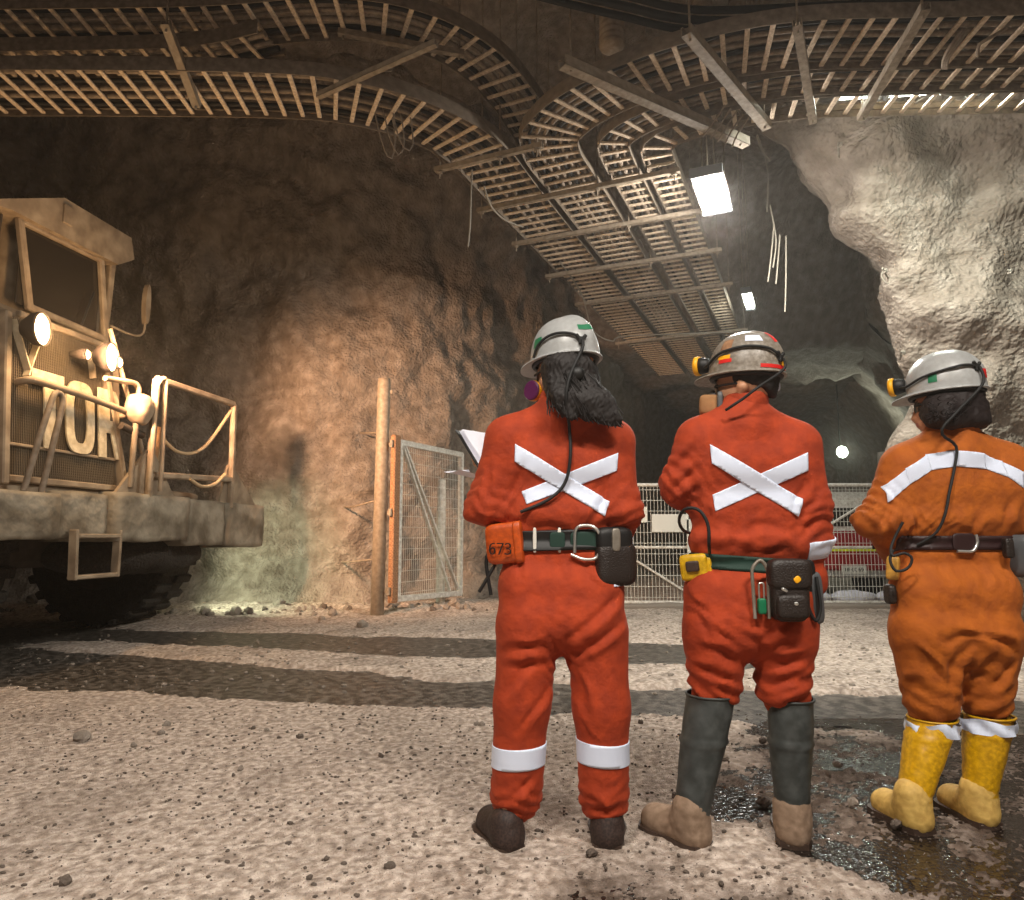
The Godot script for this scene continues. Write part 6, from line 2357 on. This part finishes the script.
	net.bone(j.call(972, 408, -0.04), j.call(975, 413, -0.04), 10 * px, 8 * px)
	var hair := net.mesh()
	displace(hair, func(p, _n): return 0.005 * n_grit.get_noise_3dv(p * 2.2))
	put("hair", soft_mesh(hair), M.curly, root)
	st = sf()
	for k in 70:
		var x := r2.randf_range(926, 980)
		var s: Vector3 = j.call(x, r2.randf_range(396, 416), -0.14 + 0.0022 * absf(x - 948) + r2.randf_range(-0.01, 0.012))
		var pts := []
		var turns := r2.randf() * TAU
		for i in 9:
			pts.append(s + Vector3(0.007 * cos(turns + i * 1.1), -i * 0.004, 0.007 * sin(turns + i * 1.1)))
		tube(st, curve(pts, 0.006), 0.0016, 4)
	obj("hair_curls", st, M.curly, root)
	glasses(root, head)
	# silver cuffs and yellow boots
	make_boot(root, "rubber_boot", at_height(928, 842, 0), 0.15, at(932, 718, d), 0.072, M.boot_yellow, M.boot_cream, M.boot_mud, 0.25, 0.1, 0.78)
	make_boot(root, "rubber_boot", at_height(994, 836, 0), 0.05, at(989, 715, d), 0.072, M.boot_yellow, M.boot_cream, M.boot_mud, 0.25, 0.1, 0.78)
	for q in [[932, 727, 0.0], [988, 724, 0.2]]:
		var c := at(q[0], q[1], d)
		var p := PackedVector3Array()
		for k in 6:
			for i in 41:
				var a := TAU * i / 40
				var r := 0.083 + 0.004 * sin(a * 5.0 + q[2] * 9.0 + k) + 0.003 * sin(a * 11.0)
				p.append(c + Vector3(cos(a) * r, (k - 2.5) * 0.009 + 0.008 * sin(a * 3.0 + q[2] * 12.0) * (k / 5.0), -sin(a) * r))
		put("reflective_cuff", sheet(41, 6, p, false), M.tape, root)

# ---------------------------------------------------------------- loose stones
func stone_mesh(seed_: int) -> ArrayMesh:
	var st := sf()
	flat_(st)
	var n := FastNoiseLite.new()
	n.seed = seed_
	n.frequency = 1.1
	var g := []
	var nu := 9
	var nv := 6
	for k in nv + 1:
		var row := []
		for i in nu:
			var a := TAU * i / nu
			var b := PI * k / nv - PI / 2
			var v := Vector3(cos(a) * cos(b), sin(b), -sin(a) * cos(b))
			row.append(v * (1.0 + 0.55 * n.get_noise_3dv(v * 1.3)) * Vector3(1, 0.68, 0.85))
		g.append(row)
	for k in nv:
		for i in nu:
			var l := (i + 1) % nu
			if k > 0:
				tri(st, g[k][i], g[k][l], g[k + 1][l])
			if k < nv - 1:
				tri(st, g[k][i], g[k + 1][l], g[k + 1][i])
	return done(st)

func make_stones() -> void:
	var shapes := []
	for k in 6:
		shapes.append(stone_mesh(50 + k))
	var r := RandomNumberGenerator.new()
	r.seed = 99
	# the ones that stand out
	var own := [[82, 739, 0.045, "pale flat stone on the near dirt at the far left", 0], [300, 737, 0.02, "small brown stone on the near dirt left of the left-hand worker", 1], [161, 735, 0.02, "small stone right of the pale flat stone", 0],
		[764, 803, 0.03, "dark clod between the middle worker's boots", 1], [362, 627, 0.07, "largest pale stone at the foot of the gate post", 0], [322, 621, 0.05, "pale stone beside the largest one at the wall's foot", 0]]
	for e in own:
		var p := at_height(e[0], e[1], 0.03)
		var o := put("stone", shapes[r.randi() % 6], M.dark_stone if e[4] else M.stone)
		o.scale = Vector3.ONE * e[2]
		o.position = Vector3(p.x, ground(p.x, -p.z) + e[2] * 0.35, p.z)
		o.rotation.y = r.randf() * TAU
		tag(o, e[3], "stone")
	# rubble along the foot of the left wall
	for k in 110:
		var x := r.randf_range(-6.4, -0.3)
		var d := minf(8.55 + absf(r.randfn(0, 0.4)) + (0.35 if x > -2.0 else 0.0), 9.45)
		var s := 0.02 + pow(r.randf(), 2.5) * 0.075
		var o := put("stone", shapes[k % 6], M.stone if k % 3 else M.dark_stone)
		o.scale = Vector3(s, s, s)
		o.position = Vector3(x, ground(x, d) + s * 0.3, -d)
		o.rotation = Vector3(r.randf(), r.randf() * TAU, r.randf())
		tag(o, "piece of broken rock in the rubble along the left wall's foot", "stone", "rubble along the left wall")
	# pebbles and clods on the near dirt
	for k in 170:
		var d := lerpf(2.0, 4.1, pow(r.randf(), 0.8))
		var x := r.randf_range(-0.62, 0.7) * d
		var s := 0.005 + pow(r.randf(), 4.0) * 0.016
		var o := put("stone", shapes[k % 6], M.dark_stone if k % 3 else M.stone)
		o.scale = Vector3(s, s, s)
		o.position = Vector3(x, ground(x, d) + s * 0.4, -d)
		o.rotation = Vector3(r.randf(), r.randf() * TAU, r.randf())
		tag(o, "loose pebble on the pale dirt in front of the road", "stone", "pebbles on the near dirt")
	# finer grit, past counting
	for q in [[1.6, 4.2, 9000, 0.0012, 0.007, -0.75, 0.78, M.dark_stone, "fine dark grit strewn over the near dirt"], [4.6, 9.5, 2600, 0.004, 0.014, -0.7, 0.7, M.stone, "gravel strewn over the dusty strips of the road"]]:
		var mm := MultiMesh.new()
		mm.transform_format = MultiMesh.TRANSFORM_3D
		mm.mesh = shapes[2]
		mm.instance_count = q[2]
		for k in q[2]:
			var d := lerpf(q[0], q[1], r.randf())
			var x := r.randf_range(q[5], q[6]) * d
			var s: float = q[3] + pow(r.randf(), 5.0) * q[4]
			mm.set_instance_transform(k, Transform3D(Basis.from_euler(Vector3(r.randf(), r.randf() * TAU, r.randf())).scaled(Vector3(s * r.randf_range(0.7, 1.6), s * 0.8, s)), Vector3(x, maxf(ground(x, d), 0.0) + s * 0.3, -d)))
		var o := MultiMeshInstance3D.new()
		o.multimesh = mm
		o.material_override = q[7]
		o.name = numbered("gravel")
		add_child(o)
		tag(o, q[8], "gravel", "", "stuff")
